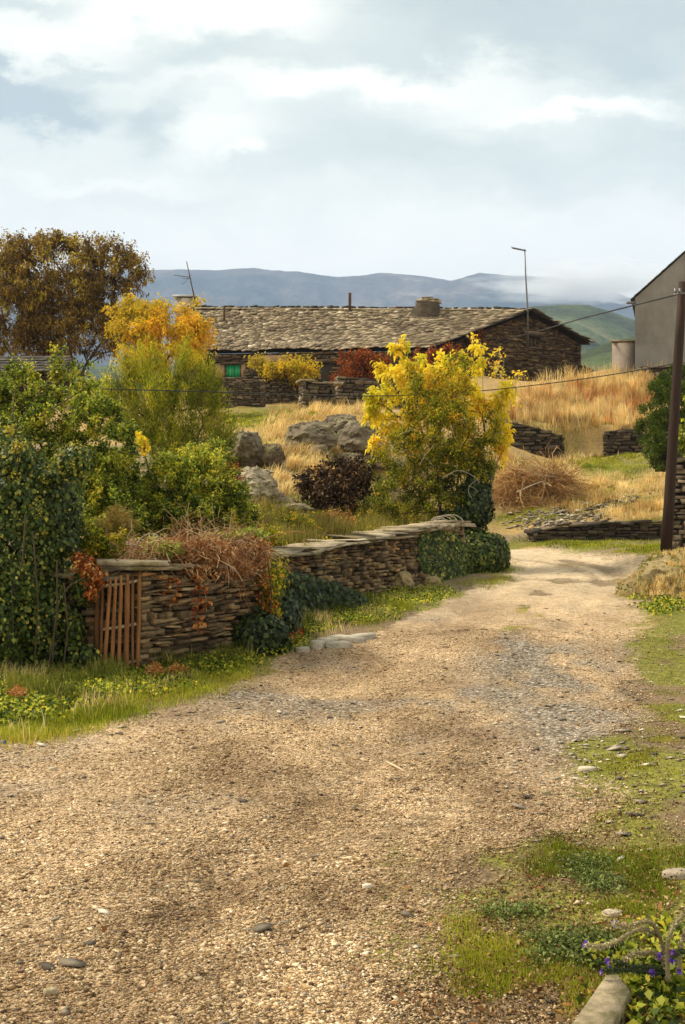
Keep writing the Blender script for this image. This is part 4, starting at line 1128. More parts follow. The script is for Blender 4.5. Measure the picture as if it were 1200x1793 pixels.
    for i in range(26):
        t = (i+.5)/26; q = (APEX+ov*.6)*(1-t)+(BK+ov*.8)*t
        e = (BK-APEX)/np.linalg.norm(BK-APEX)
        mb.box(q+np.array([0, 0, -.02]), (.3, .34, .05), np.stack([e, np.array([-.3,.95,0]), np.array([0, 0, 1])]), r=RNG.uniform(.0, .3), jit=.15)
    mb.build('verge_slates', M['darkslate'], front)
house()
# aerials
ae = empty('television_aerial', tuple(P(925, 600, 59.2)), 'tall thin television aerial mast fixed at the farmhouse gable peak', 'aerial')
mb = MB(); mb.tube([P(925, 606, 59.05), P(924, 540, 59.05), P(921, 487, 59.05), P(919, 436, 59.05)], [.045, .045, .035, .03], 6); mb.build('mast', M['metal'], ae)
mb = MB(); mb.tube([P(897, 434, 58.6), P(921, 439, 59.1)], .035, 5)
for t in np.linspace(0, .8, 6):
    q = P(897+24*t, 434+5*t, 58.6+.5*t); mb.tube([q-np.array([.1,.28,0]), q+np.array([.1,.28,0])], .014, 4)
mb.build('antenna_head', M['metal'], ae)
ae = empty('television_aerial', tuple(P(343, 530, 62)), 'rusty leaning aerial with cross bars by the pale chimney', 'aerial')
mb = MB(); mb.tube([P(344, 535, 62), P(336, 500, 62), P(327, 458, 62)], [.045, .035, .025], 6); mb.build('mast', M['rust'], ae)
mb = MB(); mb.tube([P(305, 482, 61.5), P(333, 485, 62.1)], .018, 4); mb.tube([P(320, 498, 61.5), P(335, 481, 62.1)], .018, 4); mb.tube([P(318, 487, 61.5), P(336, 488, 62.1)], .014, 4); mb.build('antenna_head', M['metal'], ae)
chm = empty('rendered_chimney', tuple(P(328, 560, 63.9)), 'pale rendered chimney with a white slab top behind the golden shrub', 'chimney')
M['buff'] = plaster('buff_render', (.3,.25,.17), (.42,.36,.26), 2)
mb = MB(); mb.box(P(327, 552, 64.2), (1.05, .9, 1.6), jit=.02); mb.build('stack', M['buff'], chm)
mb = MB(); mb.box(P(326, 520.5, 64.2), (1.25, 1.1, .06)); mb.build('cap', M['whitepaint'], chm)
for dx in (-.45, .45):
    mb = MB(); mb.box(P(326, 524.5, 64.2)+np.array([dx, 0, 0]), (.1, .8, .16)); mb.build('cap_support', M['whitepaint'], chm)

# ---------------------------------------------------------------- grey house at the right edge
def grey_house():
    d = 52.0
    A = P(1112, 640, d); root = empty('grey_house', (A[0], A[1], 7.3), 'tall grey rendered house with a dark slate verge at the right edge', 'house')
    x0, z0 = A[0], 7.0; ze = P(1112, 522, d)[2]
    xe = x0+8.5; xm = x0+4.2; zm = ze+(522-440)/(1200-1108)*(xm-x0)
    # front gable polygon, extruded back
    dep = 9.0; kx = .16   # plan turned a little so only the gable shows
    pr = [(x0, z0), (xe, z0), (xe, ze), (xm, zm), (x0, ze)]
    V = [(x, d+(x-x0)*kx, z) for x, z in pr]+[(x+dep*.27, d+dep+(x-x0)*kx, z) for x, z in pr]
    f4 = [(0,1,6,5),(1,2,7,6),(4,0,5,9)]
    mb = MB(); mb.add(V, f4); mb.add([V[i] for i in (0,1,2,4)], [(0,1,2,3)]); mb.add([V[i] for i in (4,2,3)], None, [(0,1,2)]); mb.add([V[i] for i in (5,9,7,6)], [(0,1,2,3)]); mb.add([V[i] for i in (9,8,7)], None, [(0,1,2)])
    mb.build('wall', M['plaster'], root)
    rb = MB()
    L0 = np.array([x0, d, ze]); M0 = np.array([xm, d+(xm-x0)*kx, zm]); R0 = np.array([xe, d+(xe-x0)*kx, ze]); back = np.array([dep*.27, dep, 0])
    for A_, B_ in ((L0, M0), (R0, M0)):
        e = (A_-B_)/np.linalg.norm(A_-B_); A2 = A_+e*.18
        for i in range(30):
            for j in range(18):
                t = (i+.5)/30; s = (j+.5)/18
                q = (A2*(1-t)+B_*t)+back*s*1.03-back/dep*.12+np.array([0, 0, .07+.008*(i % 2)])
                rb.box(q, (.3, .62, .035), np.stack([-e+np.array([0, 0, -.06]), back/np.linalg.norm(back), np.array([0, 0, 1])]), r=RNG.uniform(.0, .8), jit=.12)
    rb.build('roof', M['darkslate'], root)
    mb = MB(); mb.tube([P(1098, 530, 51.8), P(1113, 530, 51.9)], .06, 8); mb.build('gutter', M['metal'], root)
grey_house()
sh = empty('lean_to_shed', tuple(P(1090, 645, 52.5)), 'small pinkish rendered lean-to beside the tall grey house', 'shed')
A = P(1072, 645, 52.6); B = P(1111, 645, 52.6)
mb = MB(); zt = P(1090, 600, 52.6)[2]
mb.add([(A[0],52.6,6.8),(B[0],52.6,6.8),(B[0],52.6,zt+.02),(A[0],52.6,zt-.02),(A[0]+.45,54.4,6.8),(B[0]+.45,54.4,6.8),(B[0]+.45,54.4,zt+.1),(A[0]+.45,54.4,zt+.06)], BOXF_ if False else [(0,1,2,3),(1,5,6,2),(4,7,6,5),(0,3,7,4),(3,2,6,7)]); mb.build('wall', M['shedwall'], sh)
mb = MB(); mb.box(((A[0]+B[0])/2+.22, 53.5, zt+.075), (B[0]-A[0]+.1, 2.05, .05), np.array([[1,0,0],[.23,.97,0],[0,0,1]]), jit=.04); mb.build('roof', M['whitepaint'] if False else M['coping'], sh)
# small vertical pipe on the shed front

# ---------------------------------------------------------------- far stone walls
def fwall(label, pts, thick, ch, sl, mat, cop=None, group=None, proud=.04):
    """pts (px, d, y_top, y_base)"""
    path = []
    for px, d, yt, yb in pts:
        q = P(px, yb, d); path.append((q[0], d, q[2], CH+(CY-yt)/F*d))
    r = empty('stone_wall', (path[0][0], path[0][1], path[0][2]), label, 'wall', group)
    res = wall_mesh(path, thick, ch, sl, -.3, mat=mat, parent=r, proud=proud)
    if cop: coping(*res[1:], thick, r, sl=(.3, .7), t=(.04, .08), mat=cop, layers=1)
    return r
fwall('dark dry stone pen wall below the green window', [(330,50,668,732),(385,49.6,663,728),(462,49.4,666,722)], .6, (.05,.11), (.15,.42), M['farwall'])
fwall('taller stretch of pen wall between the green window and the dark door', [(428,52.5,648,700),(470,52.6,654,705),(556,53,664,706)], .55, (.05,.11), (.15,.42), M['farwall'])
fwall('short stepped stub of stone wall in the golden grass', [(528,47.5,669,722),(583,47.8,674,716)], .7, (.08,.17), (.2,.5), M['farwall'], M['coping'])
fwall('low stone wall against the farmhouse front under the rusty creeper', [(590,51,660,700),(660,51.5,664,705),(740,52,668,700)], .5, (.08,.16), (.2,.5), M['farwall'])
fwall('dark retaining wall under the golden field near the yellow tree', [(862,46.3,738,806),(905,46.4,740,808),(945,46.3,750,806),(982,46.5,764,806)], .6, (.07,.15), (.2,.6), M['darkstone'])
fwall('short dark retaining wall at the right end of the golden field', [(1058,46.6,757,786),(1090,46.5,750,784),(1124,46.4,752,786)], .6, (.07,.15), (.2,.6), M['darkstone'])
fwall('long low dark retaining wall at the back of the road bend', [(930,35.1,934,952),(985,35.3,921,952),(1060,35.3,918,952),(1170,35.2,915,952),(1290,35.2,912,952)], .5, (.05,.11), (.15,.5), M['darkstone'], M['darkstone'])
fwall('low dark stone wall crossing the top of the hill between the two houses', [(1018,60.5,641,668),(1040,60,652,668),(1072,57,651,668),(1115,53.5,643,662),(1150,51,645,662),(1215,50,643,662)], .5, (.07,.15), (.2,.5), M['farwall'], M['darkstone'])
fwall('tall stone wall at the right edge behind the pole', [(1184,28,800,966),(1260,27.2,795,970)], .6, (.07,.14), (.2,.6), M['farwall'])
# far outbuilding roof at the left behind the shrubs
ob = empty('slate_outbuilding', tuple(P(60, 700, 47)), 'low slate roofed outbuilding half hidden behind the left shrubs', 'shed')
res = wall_mesh([(P(-80,0,47)[0],47,6.0,6.95),(P(120,0,48)[0],48,6.0,7.05)], .4, (.09,.18), (.25,.7), -.2, mat=M['farwall'], name='wall', parent=ob, both=False)
mb = MB()
for j in range(6):
    for i in range(26):
        q = P(-80+200*(i+.5)/26, 648-j*4.5, 46.6+j*.5); mb.box(q, (RNG.uniform(.25,.4), .5, .04), np.array([[1,.1,0],[0,.95,.25],[0,-.25,.95]]), r=RNG.random(), jit=.15)
mb.build('roof', M['darkslate'], ob)

# ---------------------------------------------------------------- mountains and hill
def far_ridge(name, label, d_ridge, d_near, prof, mat, zlow, na=420, nd=130, rough=.075, xr=(-500, 1900), seed=1):
    ang = np.linspace(xr[0], xr[1], na); t = np.linspace(0, 1.25, nd)
    Pp = np.array(prof, float); yp = np.interp(ang, Pp[:, 0], Pp[:, 1])
    zr = CH+(CY-yp)/F*d_ridge
    A, T = np.meshgrid(ang, t, indexing='ij'); D = d_near+(d_ridge-d_near)*T
    X = (A-CX)/F*D
    prof_t = np.where(T <= 1, (.15*T+.85*T**1.5), 1-(T-1)*1.6)
    sc = d_ridge
    n = fbm(X/sc*14+seed*5, D/sc*9+seed, 6, seed)-.5
    gul = np.abs(fbm(X/sc*22+seed, D/sc*7, 5, seed+9)-.5)*2
    env = np.where(T <= 1, np.sin(math.pi*np.clip(T, 0, 1))**.8, .2)
    Z = zlow + (zr[:, None]-zlow)*prof_t + (n*2.2 - gul*1.2 + .3)*rough*sc*env*.45
    fine = (fbm(X/sc*160, D/sc*100, 4, seed+4)-.5)*rough*sc*.018
    Z = Z+fine
    V = np.stack([X, D, Z], -1).reshape(-1, 3); k = nd
    i = np.arange(na-1)[:, None]*k+np.arange(nd-1)[None]
    f = np.stack([i, i+k, i+k+1, i+1], -1).reshape(-1, 4)
    o = make(name, V, [f], mat, smooth=True); return tag(o, label, kind='structure')
def far_mat(name, ramp1, scale, ramp2=None):
    m, nt, out = new_mat(name); p = pos(nt)
    n = noise_(nt, p, scale, 8, .65); n2 = noise_(nt, p, scale*14, 5, .7)
    c = ramp(nt, ramp1, n).outputs[0]
    c = mixc(nt, 1.0, c, ramp(nt, [(.3, (.55,.55,.55)), (.7, (1.4,1.4,1.4))], n2).outputs[0], 'MULTIPLY')
    bsdf(nt, out, c, .95, .1, n2, 1.0, 6.0); return m
M['mountain'] = far_mat('heath_mountain', [(.3, (.02,.03,.02)), (.45, (.06,.055,.045)), (.56, (.1,.08,.07)), (.68, (.2,.17,.14))], .0035)
M['hill'] = far_mat('green_hill', [(.3, (.02,.03,.012)), (.46, (.07,.085,.03)), (.55, (.1,.13,.04)), (.66, (.2,.19,.09))], .012)
far_ridge('mountain_range', 'blue hazy mountain ridge behind the farmhouse', 4200, 1700, [(-500,500),(-100,480),(150,474),(258,472),(320,470),(380,472),(440,468),(480,473),(520,475),(560,481),(600,484),(640,480),(670,476),(700,478),(740,482),(790,490),(840,477),(880,481),(920,483),(970,484),(1020,497),(1070,508),(1112,522),(1200,545),(1500,560),(1900,600)], M['mountain'], 20, seed=2)
far_ridge('hill', 'green rounded hill between the farmhouse and the grey house', 1150, 500, [(-500,640),(600,640),(800,590),(860,565),(900,545),(930,536),(980,533),(1030,533),(1070,545),(1112,560),(1200,590),(1500,640),(1900,660)], M['hill'], 15, na=460, nd=140, rough=.035, seed=5)
far_ridge('hill', 'nearer pale green slope low between the houses', 480, 260, [(-500,720),(850,720),(950,680),(1010,622),(1060,600),(1112,588),(1200,570),(1500,600),(1900,660)], M['hill'], 6, na=300, nd=80, rough=.012, seed=8)
# a few hill-top tree clumps on the skyline
M['farleaf'] = leaf_mat('far_tree_leaves', [(0, (.03,.04,.015)), (1, (.08,.09,.03))], .1, .8, .1)
#FAR_TREES

# ---------------------------------------------------------------- trees and shrubs
M['walnut'] = leaf_mat('brown_autumn_leaves', [(0, (.08,.042,.012)), (.45, (.24,.135,.025)), (.8, (.4,.27,.035)), (1, (.6,.48,.06))], .42, .6, .2)
M['amber'] = leaf_mat('amber_leaves', [(0, (.3,.26,.02)), (.3, (.6,.45,.03)), (.6, (.85,.5,.03)), (1, (.92,.4,.02))], .5, .55, .2)
M['yellow'] = leaf_mat('bright_yellow_leaves', [(0, (.55,.52,.03)), (.35, (.92,.74,.04)), (.75, (1.0,.74,.05)), (.92, (.98,.56,.05)), (1, (.8,.34,.05))], .52, .5, .25, .15)
M['greenleaf'] = leaf_mat('green_shrub_leaves', [(0, (.015,.03,.004)), (.3, (.09,.13,.01)), (.6, (.28,.33,.025)), (.84, (.56,.55,.07)), (1, (.85,.64,.04))], .48, .42, .45)
M['broom'] = leaf_mat('feathery_broom', [(0, (.06,.08,.006)), (.3, (.2,.23,.012)), (.65, (.46,.42,.025)), (1, (.8,.6,.04))], .5, .6, .2)
M['wine'] = leaf_mat('dark_wine_leaves', [(0, (.02,.012,.008)), (.5, (.06,.032,.016)), (.8, (.14,.075,.03)), (1, (.35,.2,.09))], .2, .5, .35)
M['conifer'] = leaf_mat('conifer_scales', [(0, (.012,.028,.004)), (.5, (.07,.11,.01)), (1, (.2,.24,.025))], .15, .6, .25)

d = 55
tree('walnut_tree', 'big brown-leaved walnut tree rising behind the left shrubs', 'tree', P(130, 690, d), [[P(128, 640, d), P(120, 590, d)], [P(150, 640, d), P(185, 590, d+.5)], [P(110, 640, d), P(60, 570, d-.5)]],
     [blob(90, 500, d, 95, 90), blob(195, 505, d, 62, 75), blob(0, 520, d, 85, 95), blob(130, 590, d, 120, 55), blob(20, 610, d, 100, 50), blob(150, 445, d, 60, 34), blob(95, 425, d, 40, 22), blob(180, 425, d, 30, 16), blob(25, 440, d, 30, 24), blob(235, 480, d, 22, 26), blob(-70, 560, d, 60, 90), blob(120, 530, d, 70, 60), blob(215, 470, d, 30, 40), blob(50, 455, d, 50, 35)], 640, 62000, .4, .16, .07, M['walnut'], r_tip=.012, up=.5, droop=.4, shell=.5)
tree('golden_tree', 'golden orange bushy tree left of the farmhouse roof', 'tree', P(290, 690, 45), [[P(285, 650, 45), P(280, 610, 45)]],
     [blob(285, 585, 45, 70, 55), blob(330, 600, 44.5, 38, 40), blob(235, 570, 45.5, 45, 42), blob(250, 545, 45, 40, 22), blob(345, 560, 45, 22, 30), blob(250, 630, 45, 50, 30)], 200, 17000, .32, .13, .06, M['amber'], r_tip=.008,
     hue=lambda c, r: r*.6+.3*sstep(-1.0, 1.6, (c[:, 0]+7.0)*.45-(c[:, 2]-8.0)*.5)+.02)
# feathery shrub
def broom(name, label, px, py_base, d, blobs, nclump, mat):
    root = empty(name, tuple(P(px, py_base, d)), label, 'shrub')
    C = crown_points(blobs, nclump, .5)
    base = P(px, py_base, d)
    n = 85; k = RNG.integers(0, len(C), nclump*n); big = RNG.uniform(.5, 1.8, len(C))
    ax = (C-base); ax /= np.linalg.norm(ax, axis=1)[:, None]; ax = ax*.35+np.array([0, 0, .8])
    t = RNG.uniform(-.5, .5, len(k))
    c = C[k]+ax[k]*t[:, None]*.5*big[k][:, None]+RNG.normal(0, .055, (len(k), 3))
    dd = ax[k]+rand_dirs(len(k))*.85
    tone = RNG.normal(0, .2, len(C))
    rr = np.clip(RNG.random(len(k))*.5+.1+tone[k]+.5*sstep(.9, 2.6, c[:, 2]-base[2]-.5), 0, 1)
    leaf_obj('foliage', c, dd, rand_dirs(len(k)), .1, .015, mat, rr, root, fold=.03, droop=.02)
    mb = skeleton(base, [[base+np.array([.1, 0, .4])], [base+np.array([-.2, 0, .4])]], C, .006)
    mb.build('branches', M['bark'], root)
    return root
broom('feathery_shrub', 'tall feathery yellow-green broom shrub in front of the golden tree', 300, 800, 27, [blob(290, 730, 27, 75, 60), blob(235, 665, 27.4, 30, 34), blob(262, 640, 27, 16, 30), blob(215, 650, 27.2, 14, 24), blob(345, 655, 27, 26, 36), blob(322, 632, 26.8, 14, 24), blob(382, 745, 27, 26, 40), blob(370, 700, 26.8, 18, 40), blob(210, 715, 27.3, 36, 50), blob(300, 650, 27.2, 24, 30), blob(335, 785, 26.6, 75, 40), blob(195, 690, 27, 16, 28), blob(300, 690, 26.6, 45, 30), blob(395, 780, 26.6, 18, 30)], 430, M['broom'])
# green shrubs at the left
tree('leafy_shrub', 'big green leafy shrub filling the left side behind the ivy', 'shrub', P(130, 990, 17.2), [[P(125, 930, 17.2)], [P(160, 930, 17.2)], [P(60, 930, 17.4)]],
     [blob(60, 790, 17.4, 85, 85), blob(165, 760, 17.6, 60, 75), blob(130, 860, 17, 95, 75), blob(30, 700, 17.9, 60, 50), blob(205, 810, 17.2, 55, 75), blob(135, 690, 18.2, 45, 40), blob(-20, 760, 18, 60, 110), blob(190, 905, 16.4, 60, 40)], 420, 62000, .14, .05, .028, M['greenleaf'], r_tip=.004, up=.6)
tree('young_sapling', 'thin leafy shoots standing above the left green shrub', 'sapling', P(20, 760, 16.8), [[P(25, 700, 16.8), P(15, 620, 16.8)], [P(60, 700, 16.8), P(108, 625, 16.9)], [P(150, 680, 17), P(145, 650, 17)]],
     [blob(12, 640, 16.8, 16, 42), blob(40, 660, 16.8, 22, 25), blob(105, 640, 16.8, 16, 30), blob(150, 665, 17, 22, 30), blob(85, 660, 16.8, 22, 20)], 46, 1500, .09, .055, .032, M['greenleaf'], r_tip=.003, up=.8)
tree('leafy_shrub', 'second green shrub between the feathery shrub and the vine heap', 'shrub', P(320, 965, 17.5), [[P(320, 930, 17.5)], [P(360, 930, 17.5)], [P(270, 930, 17.5)]],
     [blob(300, 860, 17.5, 60, 60), blob(360, 850, 17.8, 55, 60), blob(395, 890, 17.4, 35, 55), blob(260, 890, 17.2, 40, 50), blob(330, 910, 17, 70, 35), blob(330, 815, 18.2, 50, 28), blob(380, 800, 18.5, 25, 22)], 260, 34000, .13, .05, .027, M['greenleaf'], r_tip=.004, up=.6,
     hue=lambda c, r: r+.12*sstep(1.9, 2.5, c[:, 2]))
# yellow leaf sprays poking out of the shrubs
tree('yellow_spray', 'few bright yellow leaves on a bare stem above the green shrubs', 'sapling', P(262, 830, 17), [[P(258, 810, 16.8), P(246, 780, 16.8)]], [blob(247, 785, 16.7, 10, 16), blob(250, 755, 16.7, 6, 8), blob(266, 775, 16.7, 5, 5)], 12, 170, .05, .055, .04, M['yellow'], r_tip=.003)
tree('yellow_spray', 'sprig of yellow leaves inside the ivy at the left edge', 'sapling', P(30, 830, 12.3), [[P(33, 800, 12.3)]], [blob(35, 785, 12.3, 9, 10), blob(18, 752, 12.4, 9, 6)], 8, 120, .04, .045, .03, M['yellowivy'], r_tip=.003)
# feathery orange plant
def fern_plant(name, label, px, py0, d, w, h, n, mat, cat='plant'):
    base = P(px, py0, d); root = empty(name, tuple(base), label, cat); mb = MB(); cs = []; ds = []
    for i in range(n):
        a = RNG.uniform(-1, 1); tip = base+np.array([a*w/F*d, RNG.uniform(-.12, .12), h/F*d*(1-.35*abs(a))*RNG.uniform(.75, 1.05)])
        mid = (base+tip)/2+np.array([0, 0, .05]); mb.tube([base, mid, tip], [.004, .003, .0015], 3, cap=False)
        for t in np.linspace(.25, 1, 26):
            q = base*(1-t)+tip*t; 
            for s in range(3): cs.append(q+RNG.normal(0, .01, 3)); ds.append(np.array([RNG.choice([-1, 1])*.8, RNG.normal(0, .4), .5])+RNG.normal(0, .25, 3))
    mb.build('stems', M['vine'], root); n = len(cs)
    leaf_obj('fronds', np.array(cs), np.array(ds), rand_dirs(n), .05, .008, mat, RNG.random(n), root); return root
fern_plant('feathery_plant', 'feathery orange-tinted wild asparagus growing above the gate', 208, 960, 14.0, 42, 78, 34, M['olive'])
for px_, py_, w_, h_, lab in ((275,1195,16,34,'rusty dried weed at the foot of the gate pillar'), (310,1188,14,26,'second small dried weed right of the gate pillar'), (30,1235,22,30,'pale dried weed in the verge at the left edge')):
    gq, m_ = ray_ground([px_], [py_]); fern_plant('dry_weed', lab, px_, py_, float(gq[0][1]), w_, h_, 9, M['straw'])
fern_plant('feathery_plant', 'pale orange feathery tips behind the front wall', 205, 940, 14.6, 22, 55, 14, M['straw'])
tree('low_bush', 'yellow-green low bush between ivy and gate lintel', 'shrub', P(150, 1000, 13.3), [[P(150, 980, 13.3)]], [blob(150, 950, 13.3, 38, 32), blob(190, 965, 13.4, 30, 25), blob(225, 975, 13.5, 35, 18)], 60, 6500, .09, .04, .022, M['olivegreen'], r_tip=.003)
# dark wine shrub
tree('wine_shrub', 'dark wine-brown rounded shrub in front of the hillside rocks', 'shrub', P(590, 918, 25.5), [[P(588, 900, 25.5)], [P(600, 900, 25.5)]],
     [blob(580, 868, 25.5, 50, 40), blob(560, 845, 25.6, 32, 28), blob(620, 850, 25.5, 28, 42), blob(590, 890, 25.4, 40, 26), blob(600, 820, 25.7, 28, 16)], 130, 9500, .15, .075, .05, M['wine'], r_tip=.006)
# yellow tree
d = 27.2
tree('yellow_tree', 'bright yellow autumn tree at the end of the long wall', 'tree', P(812, 925, d), [[P(810, 860, d), P(800, 790, d)], [P(820, 850, d), P(850, 760, d)], [P(790, 850, d), P(730, 740, d)]],
     [blob(690, 700, d, 45, 75), blob(735, 650, d, 42, 42), blob(770, 690, d, 60, 55), blob(822, 640, d, 40, 40), blob(835, 690, d, 45, 50), blob(705, 610, d, 14, 14), blob(680, 760, d, 40, 35), blob(870, 740, d, 28, 36), blob(828, 600, d, 14, 12), blob(655, 720, d, 24, 34), blob(885, 775, d, 18, 26), blob(862, 700, d, 32, 45), blob(872, 760, d, 26, 30), blob(800, 615, d, 16, 18), blob(700, 735, d, 40, 50), blob(770, 770, d, 60, 50), blob(690, 660, d, 26, 30)], 135, 8200, .14, .13, .06, M['yellow'], r_tip=.006, up=.2, droop=.3, shell=.45, tone=.4,
     hue=lambda c, r: np.clip(r*.8+.25*sstep(.35, .7, fbm(c[:, 0]*1.6, c[:, 2]*1.6, 2, 5))-.12+.1*sstep(2.2, 3.0, c[:, 0]), 0, .96))
tree('bare_shoots', 'upright shoots with sparse orange leaves right of the yellow crown', 'sapling', P(860, 860, 27.6), [[P(870, 780, 27.6), P(880, 660, 27.6)], [P(850, 760, 27.6), P(842, 600, 27.6)], [P(880, 760, 27.6), P(905, 680, 27.6)]],
     [blob(870, 640, 27.6, 14, 35), blob(842, 605, 27.6, 10, 18), blob(905, 660, 27.6, 12, 20), blob(890, 690, 27.6, 22, 24), blob(822, 600, 27.6, 8, 18)], 44, 420, .12, .085, .045, M['yellow'], M['greybark'], r_tip=.0045, up=.6, hue=lambda c, r: r*.6+.4)
tree('green_bush', 'olive green bush growing in front of the yellow tree', 'shrub', P(775, 925, 26.2), [[P(770, 880, 26.2), P(765, 800, 26.2)], [P(800, 860, 26.2), P(810, 780, 26.2)], [P(740, 870, 26.2), P(715, 800, 26.2)]],
     [blob(775, 770, 26.2, 75, 75), blob(740, 830, 26.2, 62, 60), blob(815, 820, 26.2, 55, 60), blob(790, 690, 26.3, 32, 50), blob(735, 700, 26.3, 24, 50), blob(700, 800, 26.1, 35, 45), blob(760, 885, 26, 70, 35), blob(845, 760, 26.3, 30, 50), blob(690, 870, 25.8, 35, 40), blob(672, 880, 25.6, 28, 30), blob(860, 800, 26.2, 22, 40), blob(800, 650, 26.4, 18, 30), blob(655, 800, 26.2, 16, 24)], 360, 38000, .17, .06, .028, M['olivegreen'], r_tip=.005, up=.6,
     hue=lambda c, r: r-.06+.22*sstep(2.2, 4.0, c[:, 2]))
p, nn = ellipsoid_leaves([blob(832, 885, 26.0, 30, 40, .35), blob(838, 850, 26.1, 22, 30, .3), blob(800, 905, 25.9, 28, 22, .3)], 6500, .08, .3)
ivy_on('ivy_column', 'near-black ivy wrapped around the trunk of the yellow tree', p, nn, .085, M['ivydark'], 'ivy', stems=[[P(820, 925, 26.1), P(828, 880, 26.1), P(835, 850, 26.1)]])
# bare pale twigs in front of bush
tw = empty('dead_branch', tuple(P(815, 900, 25.6)), 'pale bare twisted branches showing in the green bush', 'branch')
class TwigMB(MB):
    def tube(s, *a, **k):
        one = MB(); one.tube(*a, **k); one.build('twig', M['greybark'], tw)
mb = TwigMB()
strand(mb, [(745,770),(765,762),(785,768)], .006, [25.5]*3); strand(mb, [(735,815),(742,800),(755,785),(762,778)], .006, [25.4]*4); strand(mb, [(742,800),(752,808),(758,815)], .005, [25.4]*3)
strand(mb, [(775,838),(800,822),(820,828),(835,838),(840,845)], .007, [25.4]*5); strand(mb, [(838,838),(822,850),(820,862),(826,872)], .006, [25.4]*4); strand(mb, [(820,850),(832,855),(838,862)], .004, [25.4]*3); strand(mb, [(775,835),(790,828),(800,835)], .004, [25.3]*3)
strand(mb, [(848,776),(858,765),(872,758),(885,757)], .006, [26.2]*4); strand(mb, [(700,760),(715,755),(735,750)], .004, [25.4]*3)
# coil of bare vine on the long wall
co = empty('vine_coil', tuple(P(780, 918, 23.8)), 'loose coil of bare vine lying on the far end of the wall top', 'vine')
mb = MB()
for i in range(4):
    c = P(768+i*7, 914+i, 23.5+.1*i); a = np.linspace(0, 5.5, 16); r_ = .1+.03*i
    mb.tube([c+np.array([math.cos(t)*r_*1.3, math.sin(t)*r_*.5, math.sin(t)*r_*.8+.02]) for t in a], .008, 4, cap=False)
strand(mb, [(755,910),(775,908),(795,915),(800,925),(790,928)], .008, [23.6]*5); strand(mb, [(760,920),(780,914),(800,910)], .006, [23.5]*3)
mb.build('vine', M['greybark'], co)
# conifer
def conifer():
    root = empty('conifer', tuple(P(1160, 818, 38)), 'dense rounded green conifer bush behind the leaning pole', 'conifer')
    bl = [blob(1172, 735, 38, 44, 72), blob(1190, 690, 38, 38, 48), blob(1160, 770, 37.8, 30, 42), blob(1205, 750, 38, 50, 75)]
    p, nn = ellipsoid_leaves(bl, 330, .07, .05)
    k = RNG.integers(0, len(p), 40000)
    c = p[k]+rand_dirs(len(k))*(RNG.random(len(k))**.5)[:, None]*.17
    leaf_obj('foliage', c, nn[k]+rand_dirs(len(k), .4)*.7, rand_dirs(len(k)), .07, .035, M['conifer'], np.clip(RNG.random(len(k))*.6+.25*RNG.random(330)[k]+.1, 0, 1), root)
    mb = MB(); 
    for a, b in ((1152, 1150), (1160, 1166), (1172, 1180)): mb.tube([P(a, 826, 38), P(b, 780, 38)], [.09, .06], 7)
    mb.build('trunk', M['bark'], root)
conifer()
tree('leafy_shrub', 'light green bush between the pole and the right edge', 'shrub', P(1195, 810, 33), [[P(1195, 790, 33)]], [blob(1200, 775, 33, 16, 35), blob(1215, 740, 33, 25, 50)], 40, 3500, .16, .08, .045, M['greenleaf'], r_tip=.005)
# shrubs against the house
tree('climbing_shrub', 'yellowing climber sprawling over the pen wall by the farmhouse', 'shrub', P(500, 690, 53.5), [[P(500, 670, 53.5)]], [blob(500, 652, 52.4, 45, 13), blob(455, 640, 52.6, 15, 14), blob(535, 655, 52.2, 25, 18), blob(520, 640, 52.6, 25, 10)], 90, 3800, .3, .14, .07, M['amber'], r_tip=.01, hue=lambda c, r: r*.6)
tree('rusty_creeper', 'dark rust-red creeper climbing the farmhouse wall right of the door', 'creeper', P(625, 695, 53.5), [[P(625, 670, 54)]], [blob(620, 645, 54.2, 26, 28), blob(640, 640, 54.2, 22, 22), blob(610, 668, 53.6, 22, 16), blob(665, 640, 54.3, 22, 14)], 80, 4200, .3, .13, .07, M['rustleaf'], r_tip=.01, hue=lambda c, r: r*.7)
tree('rusty_creeper', 'orange-rust creeper hanging along the gable eave behind the yellow tree', 'creeper', P(800, 690, 53.5), [[P(780, 650, 54.5)]], [blob(768, 628, 55.0, 22, 14), blob(795, 616, 56, 22, 12), blob(825, 600, 57, 20, 9), blob(742, 634, 54.8, 22, 12), blob(790, 646, 55.2, 36, 20), blob(840, 596, 57.6, 10, 10)], 90, 5000, .3, .13, .07, M['rustleaf'], r_tip=.01, hue=lambda c, r: r*.7)

# ---------------------------------------------------------------- brush pile, grasses, weeds (stuff)
M['brush'] = leaf_mat('dry_brushwood', [(0, (.2,.085,.025)), (.5, (.5,.27,.09)), (1, (.78,.53,.26))], .15, .7, .15)
bp = tangle('brush_pile', 'heap of dry orange brushwood on the slope right of the yellow tree', 'brushwood', [blob(892, 868, 39.5, 26, 20, .8), blob(918, 848, 39.5, 20, 20, .7), blob(955, 842, 39.5, 26, 24, .9), blob(930, 882, 39, 50, 12, .8), blob(990, 840, 40, 14, 10, .6), blob(975, 868, 39, 22, 14, .6), blob(905, 830, 39.6, 8, 14, .5)], 3200, 1.0, M['brush'], .0075, .1, curl=.34, flatten=.7)
mb = MB(); strand(mb, [(905,862),(935,848),(955,842)], .02, [38.3,38.3,38.5]); strand(mb, [(940,815),(960,825),(975,838)], .015, [38.7]*3); strand(mb, [(955,845),(950,870),(945,885)], .014, [38.2]*3); strand(mb, [(925,820),(945,832),(970,835)], .014, [38.6]*3)
mb.build('branches', M['greybark'], bp)

